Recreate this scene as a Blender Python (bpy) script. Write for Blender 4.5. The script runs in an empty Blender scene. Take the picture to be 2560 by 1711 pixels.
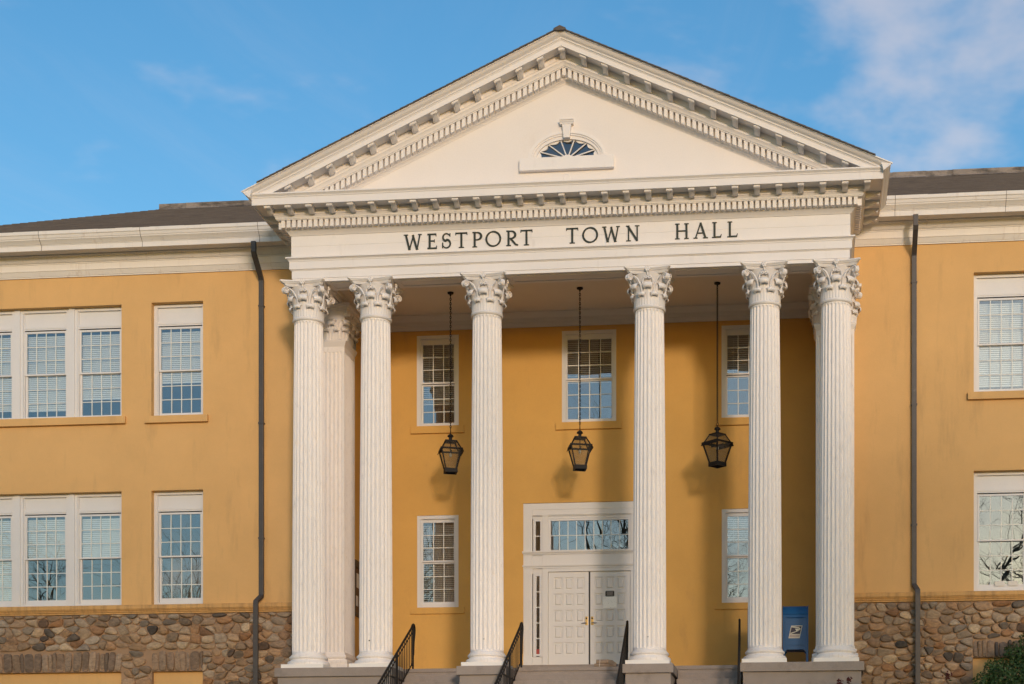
import bpy, bmesh, math, random
from mathutils import Vector, Matrix, noise
R = math.radians
random.seed(11)
sc = bpy.context.scene
COL = sc.collection

# ------------------------------------------------------------------ camera
cam = bpy.data.cameras.new('camera')
cam_o = bpy.data.objects.new('camera', cam)
COL.objects.link(cam_o)
cam_o.location = (5.371, -35.487, -4.048)
cam_o.rotation_euler = (R(90), 0, 0.104)
cam.sensor_fit = 'HORIZONTAL'
cam.sensor_width = 36.0
cam.lens = 4001.2 / 2560 * 36.0
cam.shift_x = (1280 - 1604.66) / 2560
cam.shift_y = (2121.4 - 855.5) / 2560
cam.clip_start = 0.1
cam.clip_end = 4000
sc.camera = cam_o

# ------------------------------------------------------------------ light
SUN_AZ, SUN_EL = 20.0, 9.0          # degrees right of the facade's normal, above the horizon
to_sun = Vector((math.sin(R(SUN_AZ)) * math.cos(R(SUN_EL)), -math.cos(R(SUN_AZ)) * math.cos(R(SUN_EL)), math.sin(R(SUN_EL))))
sun = bpy.data.lights.new('sun', 'SUN')
sun.energy = 1.1
sun.angle = R(6.0)
sun.color = (1.0, 0.81, 0.67)
sun_o = bpy.data.objects.new('sun', sun)
COL.objects.link(sun_o)
sun_o.rotation_euler = (-to_sun).to_track_quat('-Z', 'Y').to_euler()
sun_o.location = to_sun * 60

world = bpy.data.worlds.new('World')
sc.world = world
world.use_nodes = True
nt = world.node_tree
N, L = nt.nodes, nt.links
bg = N['Background']
sky = N.new('ShaderNodeTexSky')
sky.sky_type = 'NISHITA'
sky.sun_disc = False
sky.sun_elevation = R(SUN_EL)
sky.sun_rotation = R(180 - SUN_AZ)
sky.air_density = 1.0
sky.dust_density = 0.5
sky.ozone_density = 1.6
hs = N.new('ShaderNodeHueSaturation')
hs.inputs['Saturation'].default_value = 1.35
L.new(sky.outputs[0], hs.inputs['Color'])
tc = N.new('ShaderNodeTexCoord')
sep = N.new('ShaderNodeSeparateXYZ')
L.new(tc.outputs['Generated'], sep.inputs[0])


def wmath(op, a, b=None, c=None):
    n = N.new('ShaderNodeMath')
    n.operation = op
    for i, s in enumerate((a, b, c)):
        if s is None:
            continue
        if isinstance(s, (int, float)):
            n.inputs[i].default_value = s
        else:
            L.new(s, n.inputs[i])
    return n.outputs[0]


zz = wmath('ADD', wmath('MAXIMUM', sep.outputs[2], 0.0), 0.12)
cx_ = wmath('DIVIDE', sep.outputs[0], zz)
cy_ = wmath('DIVIDE', sep.outputs[1], zz)
cmb = N.new('ShaderNodeCombineXYZ')
L.new(cx_, cmb.inputs[0])
L.new(cy_, cmb.inputs[1])


def cloud(scale, off, detail, rough, lo, hi, dist=0.3, stretch=(1, 1, 1), rot=0):
    mp = N.new('ShaderNodeMapping')
    mp.inputs['Location'].default_value = off
    mp.inputs['Scale'].default_value = stretch
    mp.inputs['Rotation'].default_value = (0, 0, rot)
    L.new(cmb.outputs[0], mp.inputs['Vector'])
    no = N.new('ShaderNodeTexNoise')
    no.inputs['Scale'].default_value = scale
    no.inputs['Detail'].default_value = detail
    no.inputs['Roughness'].default_value = rough
    no.inputs['Distortion'].default_value = dist
    L.new(mp.outputs[0], no.inputs['Vector'])
    mr = N.new('ShaderNodeMapRange')
    mr.interpolation_type = 'SMOOTHSTEP'
    mr.inputs['From Min'].default_value = lo
    mr.inputs['From Max'].default_value = hi
    L.new(no.outputs['Fac'], mr.inputs['Value'])
    return mr.outputs[0]


CL_OFF = (-7.25, -6.60, 0.0)
c1 = cloud(1.9, CL_OFF, 6, 0.52, 0.55, 0.665, 0.15)
c2 = cloud(2.2, (15.199, 19.477, 0), 10, 0.66, 0.50, 0.90, 1.0, (1.0, 0.5, 1), 0.9)
cm = wmath('MINIMUM', wmath('ADD', wmath('MULTIPLY', c1, 0.86), wmath('MULTIPLY', c2, 0.22)), 0.92)
# clouds: their own pale pink plus most of the glow behind them
csc = N.new('ShaderNodeVectorMath')
csc.operation = 'SCALE'
csc.inputs['Scale'].default_value = 0.60
L.new(hs.outputs[0], csc.inputs[0])
cad = N.new('ShaderNodeVectorMath')
cad.operation = 'ADD'
cad.inputs[1].default_value = (2.1, 1.65, 1.4)
L.new(csc.outputs[0], cad.inputs[0])
mix = N.new('ShaderNodeMixRGB')
L.new(cm, mix.inputs['Fac'])
L.new(hs.outputs[0], mix.inputs['Color1'])
L.new(cad.outputs[0], mix.inputs['Color2'])
L.new(mix.outputs[0], bg.inputs['Color'])
bg.inputs['Strength'].default_value = 0.142

sc.view_settings.view_transform = 'Standard'
sc.view_settings.look = 'None'
sc.view_settings.gamma = 1.0
sc.view_settings.use_curve_mapping = False
sc.view_settings.exposure = 0.58
sc.cycles.max_bounces = 8
sc.cycles.diffuse_bounces = 4
sc.cycles.transparent_max_bounces = 16


# ------------------------------------------------------------------ materials
def pmat(name, col, rough=0.6, metal=0.0, var=0.10, scale=2.0, bump=0.15, bscale=60.0, bdist=0.004, spots=None, spot_lo=0.62,
         spot_hi=0.75, spot_scale=(3, 3, 3), spot_amt=0.5, objvar=0.0, fine=0.05, spec=0.4):
    m = bpy.data.materials.new(name)
    m.use_nodes = True
    t = m.node_tree
    n, l = t.nodes, t.links
    b = n['Principled BSDF']
    b.inputs['Roughness'].default_value = rough
    b.inputs['Metallic'].default_value = metal
    b.inputs['Specular IOR Level'].default_value = spec
    g = n.new('ShaderNodeNewGeometry')
    no = n.new('ShaderNodeTexNoise')
    no.inputs['Scale'].default_value = scale
    no.inputs['Detail'].default_value = 6
    no.inputs['Roughness'].default_value = 0.62
    l.new(g.outputs['Position'], no.inputs['Vector'])
    nf = n.new('ShaderNodeTexNoise')
    nf.inputs['Scale'].default_value = bscale
    nf.inputs['Detail'].default_value = 4
    l.new(g.outputs['Position'], nf.inputs['Vector'])
    # brightness factor = 1 + var*(n-.5)*2 + fine*(nf-.5)*2 + objvar*(rand-.5)*2

    def ma(op, a, b2):
        q = n.new('ShaderNodeMath')
        q.operation = op
        for i, s in enumerate((a, b2)):
            if isinstance(s, (int, float)):
                q.inputs[i].default_value = s
            else:
                l.new(s, q.inputs[i])
        return q.outputs[0]
    f = ma('ADD', 1.0 - var - fine, ma('ADD', ma('MULTIPLY', no.outputs['Fac'], 2 * var), ma('MULTIPLY', nf.outputs['Fac'], 2 * fine)))
    if objvar:
        oi = n.new('ShaderNodeObjectInfo')
        f = ma('ADD', f, ma('MULTIPLY', ma('SUBTRACT', oi.outputs['Random'], 0.5), 2 * objvar))
    mx = n.new('ShaderNodeVectorMath')
    mx.operation = 'SCALE'
    mx.inputs[0].default_value = col[:3]
    l.new(f, mx.inputs['Scale'])
    out = mx.outputs[0]
    if spots:
        mp = n.new('ShaderNodeMapping')
        mp.inputs['Scale'].default_value = spot_scale
        l.new(g.outputs['Position'], mp.inputs['Vector'])
        ns = n.new('ShaderNodeTexNoise')
        ns.inputs['Scale'].default_value = 1.0
        ns.inputs['Detail'].default_value = 8
        ns.inputs['Roughness'].default_value = 0.7
        l.new(mp.outputs[0], ns.inputs['Vector'])
        mr = n.new('ShaderNodeMapRange')
        mr.inputs['From Min'].default_value = spot_lo
        mr.inputs['From Max'].default_value = spot_hi
        mr.inputs['To Max'].default_value = spot_amt
        l.new(ns.outputs['Fac'], mr.inputs['Value'])
        mm = n.new('ShaderNodeMixRGB')
        l.new(mr.outputs[0], mm.inputs['Fac'])
        l.new(out, mm.inputs['Color1'])
        mm.inputs['Color2'].default_value = (*spots, 1)
        out = mm.outputs[0]
    l.new(out, b.inputs['Base Color'])
    if bump:
        bp = n.new('ShaderNodeBump')
        bp.inputs['Strength'].default_value = bump
        bp.inputs['Distance'].default_value = bdist
        l.new(nf.outputs['Fac'], bp.inputs['Height'])
        l.new(bp.outputs[0], b.inputs['Normal'])
    return m


def glass_mat(name, refl, tint, rough=0.0, wav=0.0, haze=0.0):
    m = bpy.data.materials.new(name)
    m.use_nodes = True
    t = m.node_tree
    n, l = t.nodes, t.links
    for x in list(n):
        n.remove(x)
    out = n.new('ShaderNodeOutputMaterial')
    tr = n.new('ShaderNodeBsdfTransparent')
    tr.inputs[0].default_value = (*tint, 1)
    gl = n.new('ShaderNodeBsdfGlossy')
    gl.inputs['Roughness'].default_value = rough
    gl.inputs['Color'].default_value = (0.95, 0.97, 1, 1)
    if wav:
        g = n.new('ShaderNodeNewGeometry')
        no = n.new('ShaderNodeTexNoise')
        no.inputs['Scale'].default_value = 2.2
        no.inputs['Detail'].default_value = 1
        l.new(g.outputs['Position'], no.inputs['Vector'])
        bp = n.new('ShaderNodeBump')
        bp.inputs['Strength'].default_value = wav
        bp.inputs['Distance'].default_value = 0.01
        l.new(no.outputs['Fac'], bp.inputs['Height'])
        l.new(bp.outputs[0], gl.inputs['Normal'])
    mx = n.new('ShaderNodeMixShader')
    mx.inputs[0].default_value = refl
    l.new(tr.outputs[0], mx.inputs[1])
    l.new(gl.outputs[0], mx.inputs[2])
    last = mx
    if haze:
        df = n.new('ShaderNodeBsdfDiffuse')
        df.inputs[0].default_value = (0.5, 0.46, 0.4, 1)
        m2 = n.new('ShaderNodeMixShader')
        m2.inputs[0].default_value = haze
        l.new(mx.outputs[0], m2.inputs[1])
        l.new(df.outputs[0], m2.inputs[2])
        last = m2
    l.new(last.outputs[0], out.inputs[0])
    return m


def stone_mat(name, palette, dark=1.0):
    m = bpy.data.materials.new(name)
    m.use_nodes = True
    t = m.node_tree
    n, l = t.nodes, t.links
    b = n['Principled BSDF']
    b.inputs['Roughness'].default_value = 0.72
    b.inputs['Specular IOR Level'].default_value = 0.3
    g = n.new('ShaderNodeNewGeometry')
    oi = n.new('ShaderNodeObjectInfo')
    ad = n.new('ShaderNodeMath')
    ad.operation = 'ADD'
    l.new(g.outputs['Random Per Island'], ad.inputs[0])
    l.new(oi.outputs['Random'], ad.inputs[1])
    fr = n.new('ShaderNodeMath')
    fr.operation = 'FRACT'
    l.new(ad.outputs[0], fr.inputs[0])
    cr = n.new('ShaderNodeValToRGB')
    cr.color_ramp.interpolation = 'LINEAR'
    els = cr.color_ramp.elements
    while len(els) < len(palette):
        els.new(0.5)
    for i, c in enumerate(palette):
        els[i].position = i / (len(palette) - 1)
        els[i].color = (*[v * dark for v in c], 1)
    l.new(fr.outputs[0], cr.inputs[0])
    mp = n.new('ShaderNodeMapping')
    mp.inputs['Scale'].default_value = (9, 9, 16)
    mp.inputs['Rotation'].default_value = (0, 0.35, 0)
    l.new(g.outputs['Position'], mp.inputs[0])
    no = n.new('ShaderNodeTexNoise')
    no.inputs['Scale'].default_value = 1.0
    no.inputs['Detail'].default_value = 7
    no.inputs['Roughness'].default_value = 0.7
    no.inputs['Distortion'].default_value = 0.6
    l.new(mp.outputs[0], no.inputs['Vector'])
    mr = n.new('ShaderNodeMapRange')
    mr.inputs['From Min'].default_value = 0.25
    mr.inputs['From Max'].default_value = 0.75
    mr.inputs['To Min'].default_value = 0.5
    mr.inputs['To Max'].default_value = 1.55
    l.new(no.outputs['Fac'], mr.inputs['Value'])
    vm = n.new('ShaderNodeVectorMath')
    vm.operation = 'SCALE'
    l.new(cr.outputs[0], vm.inputs[0])
    l.new(mr.outputs[0], vm.inputs['Scale'])
    l.new(vm.outputs[0], b.inputs['Base Color'])
    n2 = n.new('ShaderNodeTexNoise')
    n2.inputs['Scale'].default_value = 38
    n2.inputs['Detail'].default_value = 6
    l.new(g.outputs['Position'], n2.inputs['Vector'])
    bp = n.new('ShaderNodeBump')
    bp.inputs['Strength'].default_value = 0.5
    bp.inputs['Distance'].default_value = 0.022
    l.new(n2.outputs['Fac'], bp.inputs['Height'])
    l.new(bp.outputs[0], b.inputs['Normal'])
    return m


M = {}
M['stucco'] = pmat('ochre stucco', (0.665, 0.405, 0.168), 0.85, var=0.13, scale=0.9, bump=0.35, bscale=55, bdist=0.006,
                   spots=(0.36, 0.23, 0.11), spot_lo=0.55, spot_hi=0.80, spot_scale=(2.6, 2.6, 0.45), spot_amt=0.45, spec=0.2)
M['stucco_porch'] = pmat('bounce tinted ochre stucco', (0.66, 0.382, 0.112), 0.85, var=0.12, scale=0.9, bump=0.35, bscale=55, bdist=0.006,
                         spots=(0.38, 0.23, 0.10), spot_lo=0.58, spot_hi=0.80, spot_scale=(2.2, 2.2, 0.6), spot_amt=0.35, spec=0.2)  # deeper ochre than the wings: interreflected porch light painted into the colour
M['belt'] = pmat('stained ochre ledge', (0.62, 0.36, 0.14), 0.85, var=0.14, scale=1.2, bump=0.35, bscale=55, bdist=0.006,
                 spots=(0.20, 0.13, 0.07), spot_lo=0.46, spot_hi=0.74, spot_scale=(9, 9, 0.8), spot_amt=0.55, spec=0.2)
M['white'] = pmat('white paint', (0.775, 0.735, 0.71), 0.5, var=0.05, scale=1.5, bump=0.12, bscale=70, bdist=0.003,
                  spots=(0.42, 0.36, 0.30), spot_lo=0.58, spot_hi=0.82, spot_scale=(5, 5, 1.2), spot_amt=0.28)
M['white_shaft'] = pmat('peeling white column paint', (0.85, 0.80, 0.765), 0.55, var=0.06, scale=2.5, bump=0.55, bscale=34, bdist=0.007,
                        spots=(0.50, 0.44, 0.38), spot_lo=0.54, spot_hi=0.74, spot_scale=(22, 22, 5), spot_amt=0.5)
M['white_weather'] = pmat('rust streaked white paint', (0.74, 0.70, 0.655), 0.55, var=0.08, scale=2.0, bump=0.2, bscale=50,
                          spots=(0.36, 0.24, 0.15), spot_lo=0.56, spot_hi=0.80, spot_scale=(7, 7, 0.6), spot_amt=0.5)
M['plinth'] = pmat('fresh white plinth paint', (0.83, 0.80, 0.76), 0.5, var=0.03, bump=0.1)
M['tympanum'] = pmat('cream tympanum board', (0.77, 0.72, 0.685), 0.6, var=0.04, scale=1.0, bump=0.12, bscale=40,
                     spots=(0.55, 0.45, 0.36), spot_lo=0.6, spot_hi=0.8, spot_scale=(2, 2, 1), spot_amt=0.2)
M['ceil'] = pmat('porch ceiling paint', (0.74, 0.68, 0.61), 0.6, var=0.06, scale=1.2)
M['frame'] = pmat('window frame paint', (0.69, 0.675, 0.67), 0.45, var=0.04, scale=3)
M['muntin'] = pmat('muntin paint', (0.76, 0.75, 0.70), 0.45, var=0.02)
M['blind'] = pmat('blind slat', (0.90, 0.885, 0.84), 0.5, var=0.04, bump=0)
M['glass'] = glass_mat('window glass', 0.15, (0.93, 0.95, 0.94), 0.0, 0.06)
M['lglass'] = glass_mat('lantern glass', 0.05, (0.76, 0.75, 0.70), 0.05, 0.0, 0.05)
M['room'] = pmat('room wall', (0.26, 0.235, 0.21), 0.9, bump=0)
M['door'] = pmat('door paint', (0.72, 0.70, 0.68), 0.42, var=0.03, scale=2)
M['granite'] = pmat('granite', (0.30, 0.255, 0.225), 0.8, var=0.16, scale=3.0, bump=0.5, bscale=90, bdist=0.004, fine=0.22,
                    spots=(0.13, 0.11, 0.10), spot_lo=0.55, spot_hi=0.75, spot_scale=(2.5, 2.5, 2.5), spot_amt=0.5, objvar=0.05)
M['metal'] = pmat('bronze downspout', (0.080, 0.072, 0.069), 0.5, 0.3, var=0.25, scale=5, bump=0.1, bscale=30,
                  spots=(0.20, 0.18, 0.17), spot_lo=0.6, spot_hi=0.75, spot_scale=(12, 12, 6), spot_amt=0.5)
M['iron'] = pmat('black iron', (0.011, 0.0095, 0.009), 0.6, 0.0, var=0.2, bump=0.15, spec=0.25)
M['roof'] = pmat('asphalt shingle', (0.115, 0.098, 0.088), 0.9, var=0.30, scale=3.0, bump=0.6, bscale=120, bdist=0.005, fine=0.3,
                 spots=(0.045, 0.04, 0.04), spot_lo=0.5, spot_hi=0.75, spot_scale=(1.2, 4, 4), spot_amt=0.6)
M['ridge'] = pmat('weathered ridge', (0.28, 0.24, 0.21), 0.8, var=0.3, scale=2.5, bump=0.4, bscale=40,
                  spots=(0.05, 0.045, 0.04), spot_lo=0.45, spot_hi=0.62, spot_scale=(2, 2, 5), spot_amt=0.8)
M['mortar'] = pmat('mortar', (0.34, 0.22, 0.135), 0.9, var=0.15, scale=6, bump=0.6, bscale=70, bdist=0.006)
PAL = [(0.33, 0.204, 0.112), (0.22, 0.152, 0.095), (0.44, 0.314, 0.202), (0.3, 0.157, 0.073), (0.22, 0.176, 0.133), (0.41, 0.285, 0.176), (0.3, 0.242, 0.185), (0.1, 0.081, 0.065), (0.36, 0.237, 0.142), (0.27, 0.19, 0.129), (0.48, 0.366, 0.245), (0.28, 0.142, 0.065), (0.06, 0.053, 0.046), (0.31, 0.214, 0.133), (0.38, 0.304, 0.228), (0.19, 0.133, 0.09)]
M['stone'] = stone_mat('fieldstone', PAL)
PAL2 = [(0.11, 0.085, 0.068), (0.30, 0.20, 0.13), (0.08, 0.065, 0.056), (0.25, 0.17, 0.11), (0.33, 0.235, 0.16), (0.13, 0.09, 0.065), (0.36, 0.26, 0.18), (0.20, 0.14, 0.095)]
M['lintel'] = stone_mat('lintel fieldstone', PAL2)
M['letter'] = pmat('dark bronze letter', (0.028, 0.034, 0.026), 0.5, 0.2, var=0.2, bump=0.05)
M['brass'] = pmat('brass', (0.55, 0.36, 0.14), 0.35, 0.9, var=0.15, scale=20)
M['dull'] = pmat('dull steel', (0.25, 0.23, 0.21), 0.4, 0.8)
M['black'] = pmat('black plastic', (0.02, 0.018, 0.017), 0.4)
M['blue'] = pmat('mailbox blue paint', (0.010, 0.105, 0.29), 0.38, 0.0, var=0.15, scale=4, bump=0.08, bscale=25,
                 spots=(0.10, 0.10, 0.13), spot_lo=0.64, spot_hi=0.75, spot_scale=(14, 14, 3), spot_amt=0.5)
M['navy'] = pmat('decal navy', (0.022, 0.022, 0.055), 0.4, bump=0)
M['decal'] = pmat('decal cream', (0.70, 0.68, 0.58), 0.4, bump=0)
M['decal_grey'] = pmat('decal grey', (0.42, 0.38, 0.36), 0.4, var=0.25, scale=60, bump=0)
M['paper'] = pmat('paper', (0.72, 0.68, 0.62), 0.8, var=0.05, scale=20, bump=0)
M['print'] = pmat('printed paper', (0.90, 0.87, 0.82), 0.22, var=0.05, scale=20, bump=0, spec=0.9, spots=(0.25, 0.22, 0.20), spot_lo=0.56, spot_hi=0.64,
                  spot_scale=(26, 26, 34), spot_amt=0.45)
M['news'] = pmat('newsprint', (0.30, 0.22, 0.155), 0.8, var=0.15, scale=20, bump=0.2)
M['red'] = pmat('red sticker', (0.35, 0.06, 0.05), 0.5)
M['cork'] = pmat('cork board', (0.16, 0.09, 0.045), 0.85, var=0.2, scale=12)
M['wood'] = pmat('dark wood', (0.030, 0.019, 0.013), 0.5, var=0.2)
M['lawn'] = pmat('lawn', (0.15, 0.135, 0.065), 0.95, var=0.25, scale=0.4, bump=0.5, bscale=9, bdist=0.05,
                 spots=(0.22, 0.18, 0.10), spot_lo=0.45, spot_hi=0.7, spot_scale=(0.3, 0.3, 0.3), spot_amt=0.7)
M['conc'] = pmat('concrete', (0.30, 0.28, 0.26), 0.85, var=0.1)
M['asph'] = pmat('asphalt', (0.05, 0.05, 0.05), 0.9, var=0.15)
M['bark'] = pmat('bark', (0.12, 0.085, 0.06), 0.9, var=0.25, scale=4, bump=0.6, bscale=20, bdist=0.02)
M['leaf'] = pmat('evergreen leaf', (0.038, 0.082, 0.020), 0.5, var=0.45, scale=4.0, bump=0, fine=0.25)
M['dried'] = pmat('dried flower', (0.085, 0.018, 0.016), 0.8, var=0.3, scale=30)
M['stem'] = pmat('plant stem', (0.10, 0.075, 0.04), 0.8)
M['bulb'] = pmat('bulb glass', (0.6, 0.58, 0.5), 0.2)


# ------------------------------------------------------------------ mesh helpers
class MB:
    def __init__(s):
        s.v, s.f = [], []

    def add(s, vs, fs):
        b = len(s.v)
        s.v += [tuple(p) for p in vs]
        s.f += [tuple(i + b for i in q) for q in fs]
        return s

    def box(s, x0, x1, y0, y1, z0, z1):
        return s.add([(x0, y0, z0), (x1, y0, z0), (x1, y1, z0), (x0, y1, z0), (x0, y0, z1), (x1, y0, z1), (x1, y1, z1), (x0, y1, z1)],
                     [(0, 3, 2, 1), (4, 5, 6, 7), (0, 1, 5, 4), (1, 2, 6, 5), (2, 3, 7, 6), (3, 0, 4, 7)])

    def prism(s, pts, axis, a, b):
        """closed polygon extruded along an axis; pts are the two other coordinates (in xyz order)."""
        n = len(pts)

        def mk(p, t):
            if axis == 'x':
                return (t, p[0], p[1])
            if axis == 'y':
                return (p[0], t, p[1])
            return (p[0], p[1], t)
        vs = [mk(p, a) for p in pts] + [mk(p, b) for p in pts]
        fs = [tuple(range(n)), tuple(range(2 * n - 1, n - 1, -1))]
        fs += [(i, (i + 1) % n, n + (i + 1) % n, n + i) for i in range(n)]
        return s.add(vs, fs)

    def lathe(s, prof, n=24, c=(0, 0), cap=True):
        vs, fs = [], []
        for r, z in prof:
            for i in range(n):
                a = 2 * math.pi * i / n
                vs.append((c[0] + r * math.cos(a), c[1] + r * math.sin(a), z))
        m = len(prof)
        for j in range(m - 1):
            for i in range(n):
                k = (i + 1) % n
                fs.append((j * n + i, j * n + k, (j + 1) * n + k, (j + 1) * n + i))
        if cap:
            fs.append(tuple(range(n - 1, -1, -1)))
            fs.append(tuple(range((m - 1) * n, m * n)))
        return s.add(vs, fs)

    def tube(s, path, r, n=6, closed=False, cap=True, flat=1.0):
        path = [Vector(p) for p in path]
        rs = r if isinstance(r, (list, tuple)) else [r] * len(path)
        vs, fs = [], []
        m = len(path)
        up = None
        for i, p in enumerate(path):
            if closed:
                d = path[(i + 1) % m] - path[i - 1]
            else:
                d = path[min(i + 1, m - 1)] - path[max(i - 1, 0)]
            d.normalize()
            if up is None:
                ref = Vector((0, 0, 1)) if abs(d.z) < 0.9 else Vector((1, 0, 0))
                up = (ref - d * ref.dot(d)).normalized()
            else:
                up = (up - d * up.dot(d))
                up = up.normalized() if up.length > 1e-6 else Vector((1, 0, 0))
            side = d.cross(up)
            for k in range(n):
                a = 2 * math.pi * (k + 0.5) / n
                vs.append(p + (up * math.cos(a) * flat + side * math.sin(a)) * rs[i])
        rng = m if closed else m - 1
        for i in range(rng):
            j = (i + 1) % m
            for k in range(n):
                q = (k + 1) % n
                fs.append((i * n + k, i * n + q, j * n + q, j * n + k))
        if cap and not closed:
            fs.append(tuple(range(n - 1, -1, -1)))
            fs.append(tuple(range((m - 1) * n, m * n)))
        return s.add(vs, fs)

    def sphere(s, c, r, nu=10, nv=6, sz=1.0):
        vs, fs = [], []
        for j in range(nv + 1):
            t = math.pi * j / nv
            for i in range(nu):
                a = 2 * math.pi * i / nu
                vs.append((c[0] + r * math.sin(t) * math.cos(a), c[1] + r * math.sin(t) * math.sin(a), c[2] - r * sz * math.cos(t)))
        for j in range(nv):
            for i in range(nu):
                k = (i + 1) % nu
                fs.append((j * nu + i, j * nu + k, (j + 1) * nu + k, (j + 1) * nu + i))
        return s.add(vs, fs)

    def sweep_u(s, prof, bx, yback):
        """closed (offset, z) profile swept round the portico: left side, front, right side."""
        n = len(prof)
        vs, fs = [], []
        for o, z in prof:
            vs += [(-(bx + o), yback, z), (-(bx + o), -o, z), (bx + o, -o, z), (bx + o, yback, z)]
        for i in range(n):
            j = (i + 1) % n
            for k in range(3):
                fs.append((i * 4 + k, i * 4 + k + 1, j * 4 + k + 1, j * 4 + k))
        fs.append(tuple(i * 4 for i in range(n)))
        fs.append(tuple(i * 4 + 3 for i in reversed(range(n))))
        return s.add(vs, fs)

    def mesh(s, name, mat, smooth=None, bevel=0.0, merge=False):
        me = bpy.data.meshes.new(name)
        me.from_pydata(s.v, [], s.f)
        bm = bmesh.new()
        bm.from_mesh(me)
        if merge:
            bmesh.ops.remove_doubles(bm, verts=bm.verts, dist=1e-5)
        bmesh.ops.recalc_face_normals(bm, faces=bm.faces)
        if bevel:
            bmesh.ops.bevel(bm, geom=[e for e in bm.edges if len(e.link_faces) == 2 and e.calc_face_angle(0) > 0.5], offset=bevel, segments=2,
                            affect='EDGES', profile=0.6)
        bm.to_mesh(me)
        bm.free()
        if smooth:
            me.polygons.foreach_set('use_smooth', [True] * len(me.polygons))
            me.set_sharp_from_angle(angle=R(smooth))
        if mat:
            me.materials.append(M[mat])
        return me

    def build(s, name, mat, parent=None, smooth=None, bevel=0.0, merge=False):
        return link(name, s.mesh(name, mat, smooth, bevel, merge), parent)


def link(name, me, parent=None, loc=None, rotz=None, scale=None, mtx=None):
    o = bpy.data.objects.new(name, me)
    COL.objects.link(o)
    if parent is not None:
        o.parent = parent
        if parent.get('_base'):
            o.matrix_parent_inverse = Matrix.Translation(-Vector(parent['_base']))
    if loc is not None:
        o.location = loc
    if rotz is not None:
        o.rotation_euler = (0, 0, rotz)
    if scale is not None:
        o.scale = scale
    if mtx is not None:
        o.matrix_basis = mtx
    return o


def thing(name, label, cat, base=(0, 0, 0), group=None, world_children=True):
    o = bpy.data.objects.new(name, None)
    COL.objects.link(o)
    o.empty_display_size = 0.2
    o.location = base
    o['label'] = label
    o['category'] = cat
    if group:
        o['group'] = group
    if world_children:
        o['_base'] = list(base)
    return o


def tag(o, label, cat, group=None):
    o['label'] = label
    o['category'] = cat
    if group:
        o['group'] = group
    return o


def bx(x0, x1, y0, y1, z0, z1):
    return MB().box(x0, x1, y0, y1, z0, z1)


def wall_mesh(mb, x0, x1, z0, z1, holes, yf, yb):
    xs = sorted({x0, x1, *[h[0] for h in holes], *[h[1] for h in holes]})
    zs = sorted({z0, z1, *[h[2] for h in holes], *[h[3] for h in holes]})

    def solid(i, j):
        if i < 0 or j < 0 or i >= len(xs) - 1 or j >= len(zs) - 1:
            return False
        cx, cz = (xs[i] + xs[i + 1]) / 2, (zs[j] + zs[j + 1]) / 2
        return not any(h[0] < cx < h[1] and h[2] < cz < h[3] for h in holes)
    for i in range(len(xs) - 1):
        for j in range(len(zs) - 1):
            if not solid(i, j):
                continue
            a, b, c, d = xs[i], xs[i + 1], zs[j], zs[j + 1]
            mb.add([(a, yf, c), (b, yf, c), (b, yf, d), (a, yf, d)], [(0, 1, 2, 3)])
            mb.add([(a, yb, c), (b, yb, c), (b, yb, d), (a, yb, d)], [(3, 2, 1, 0)])
            if not solid(i - 1, j):
                mb.add([(a, yf, c), (a, yb, c), (a, yb, d), (a, yf, d)], [(0, 1, 2, 3)])
            if not solid(i + 1, j):
                mb.add([(b, yf, c), (b, yb, c), (b, yb, d), (b, yf, d)], [(3, 2, 1, 0)])
            if not solid(i, j - 1):
                mb.add([(a, yf, c), (b, yf, c), (b, yb, c), (a, yb, c)], [(0, 1, 2, 3)])
            if not solid(i, j + 1):
                mb.add([(a, yf, d), (b, yf, d), (b, yb, d), (a, yb, d)], [(3, 2, 1, 0)])
    return mb


# ------------------------------------------------------------------ ground
YW, YB = 1.696, 3.466            # wing wall plane, porch wall plane
GZ = -1.9                        # ground beside the building


def ground_z(y):
    t = max(0.0, min(1.0, (-4.5 - y) / 26.0))
    return GZ - 0.02 - 3.73 * (t * t * (3 - 2 * t))


mb = MB()
ys = [600, 60, 20, 8, 3, 0, -2, -4.5] + [-4.5 - 26 * i / 13 for i in range(1, 14)] + [-36, -50, -80, -140, -300, -900]
xs = [-900, -300, -120, -60, -30, -15, 0, 15, 30, 60, 120, 300, 900]
vs = [(x, y, ground_z(y)) for y in ys for x in xs]
fs = [(j * len(xs) + i, j * len(xs) + i + 1, (j + 1) * len(xs) + i + 1, (j + 1) * len(xs) + i) for j in range(len(ys) - 1) for i in range(len(xs) - 1)]
mb.add(vs, fs)
g = mb.build('ground', 'lawn', smooth=60)
g['kind'] = 'structure'
mb = MB()
py = [-2.9, -4.5] + [-4.5 - 26 * i / 13 for i in range(1, 14)] + [-34]
vs = [(x, y, ground_z(y) + 0.006) for y in py for x in (-2.2, 2.2)]
mb.add(vs, [(2 * i, 2 * i + 1, 2 * i + 3, 2 * i + 2) for i in range(len(py) - 1)])
p = mb.build('path', 'conc')
p['kind'] = 'structure'

# ------------------------------------------------------------------ the town hall
hall = thing('town_hall', 'two-storey ochre stucco town hall with white columned portico and fieldstone base', 'building', (0, 3.0, GZ))

# openings -----------------------------------------------------------
OX0, OX1 = 9.12, 10.41           # single wing window, mirrored
TX0 = 11.16                      # triple window nearest edge
UNIT, MUL = 1.255, 0.135
TX1 = TX0 + 3 * UNIT + 2 * MUL
UZ0, UZ1 = 6.37, 9.12
LZ0, LZ1 = 1.82, 4.585
WL, WR = -16.0, 16.0
CZ = 9.82                        # wing cornice starts
BELT0, BELT1 = 1.61, 1.82

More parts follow.
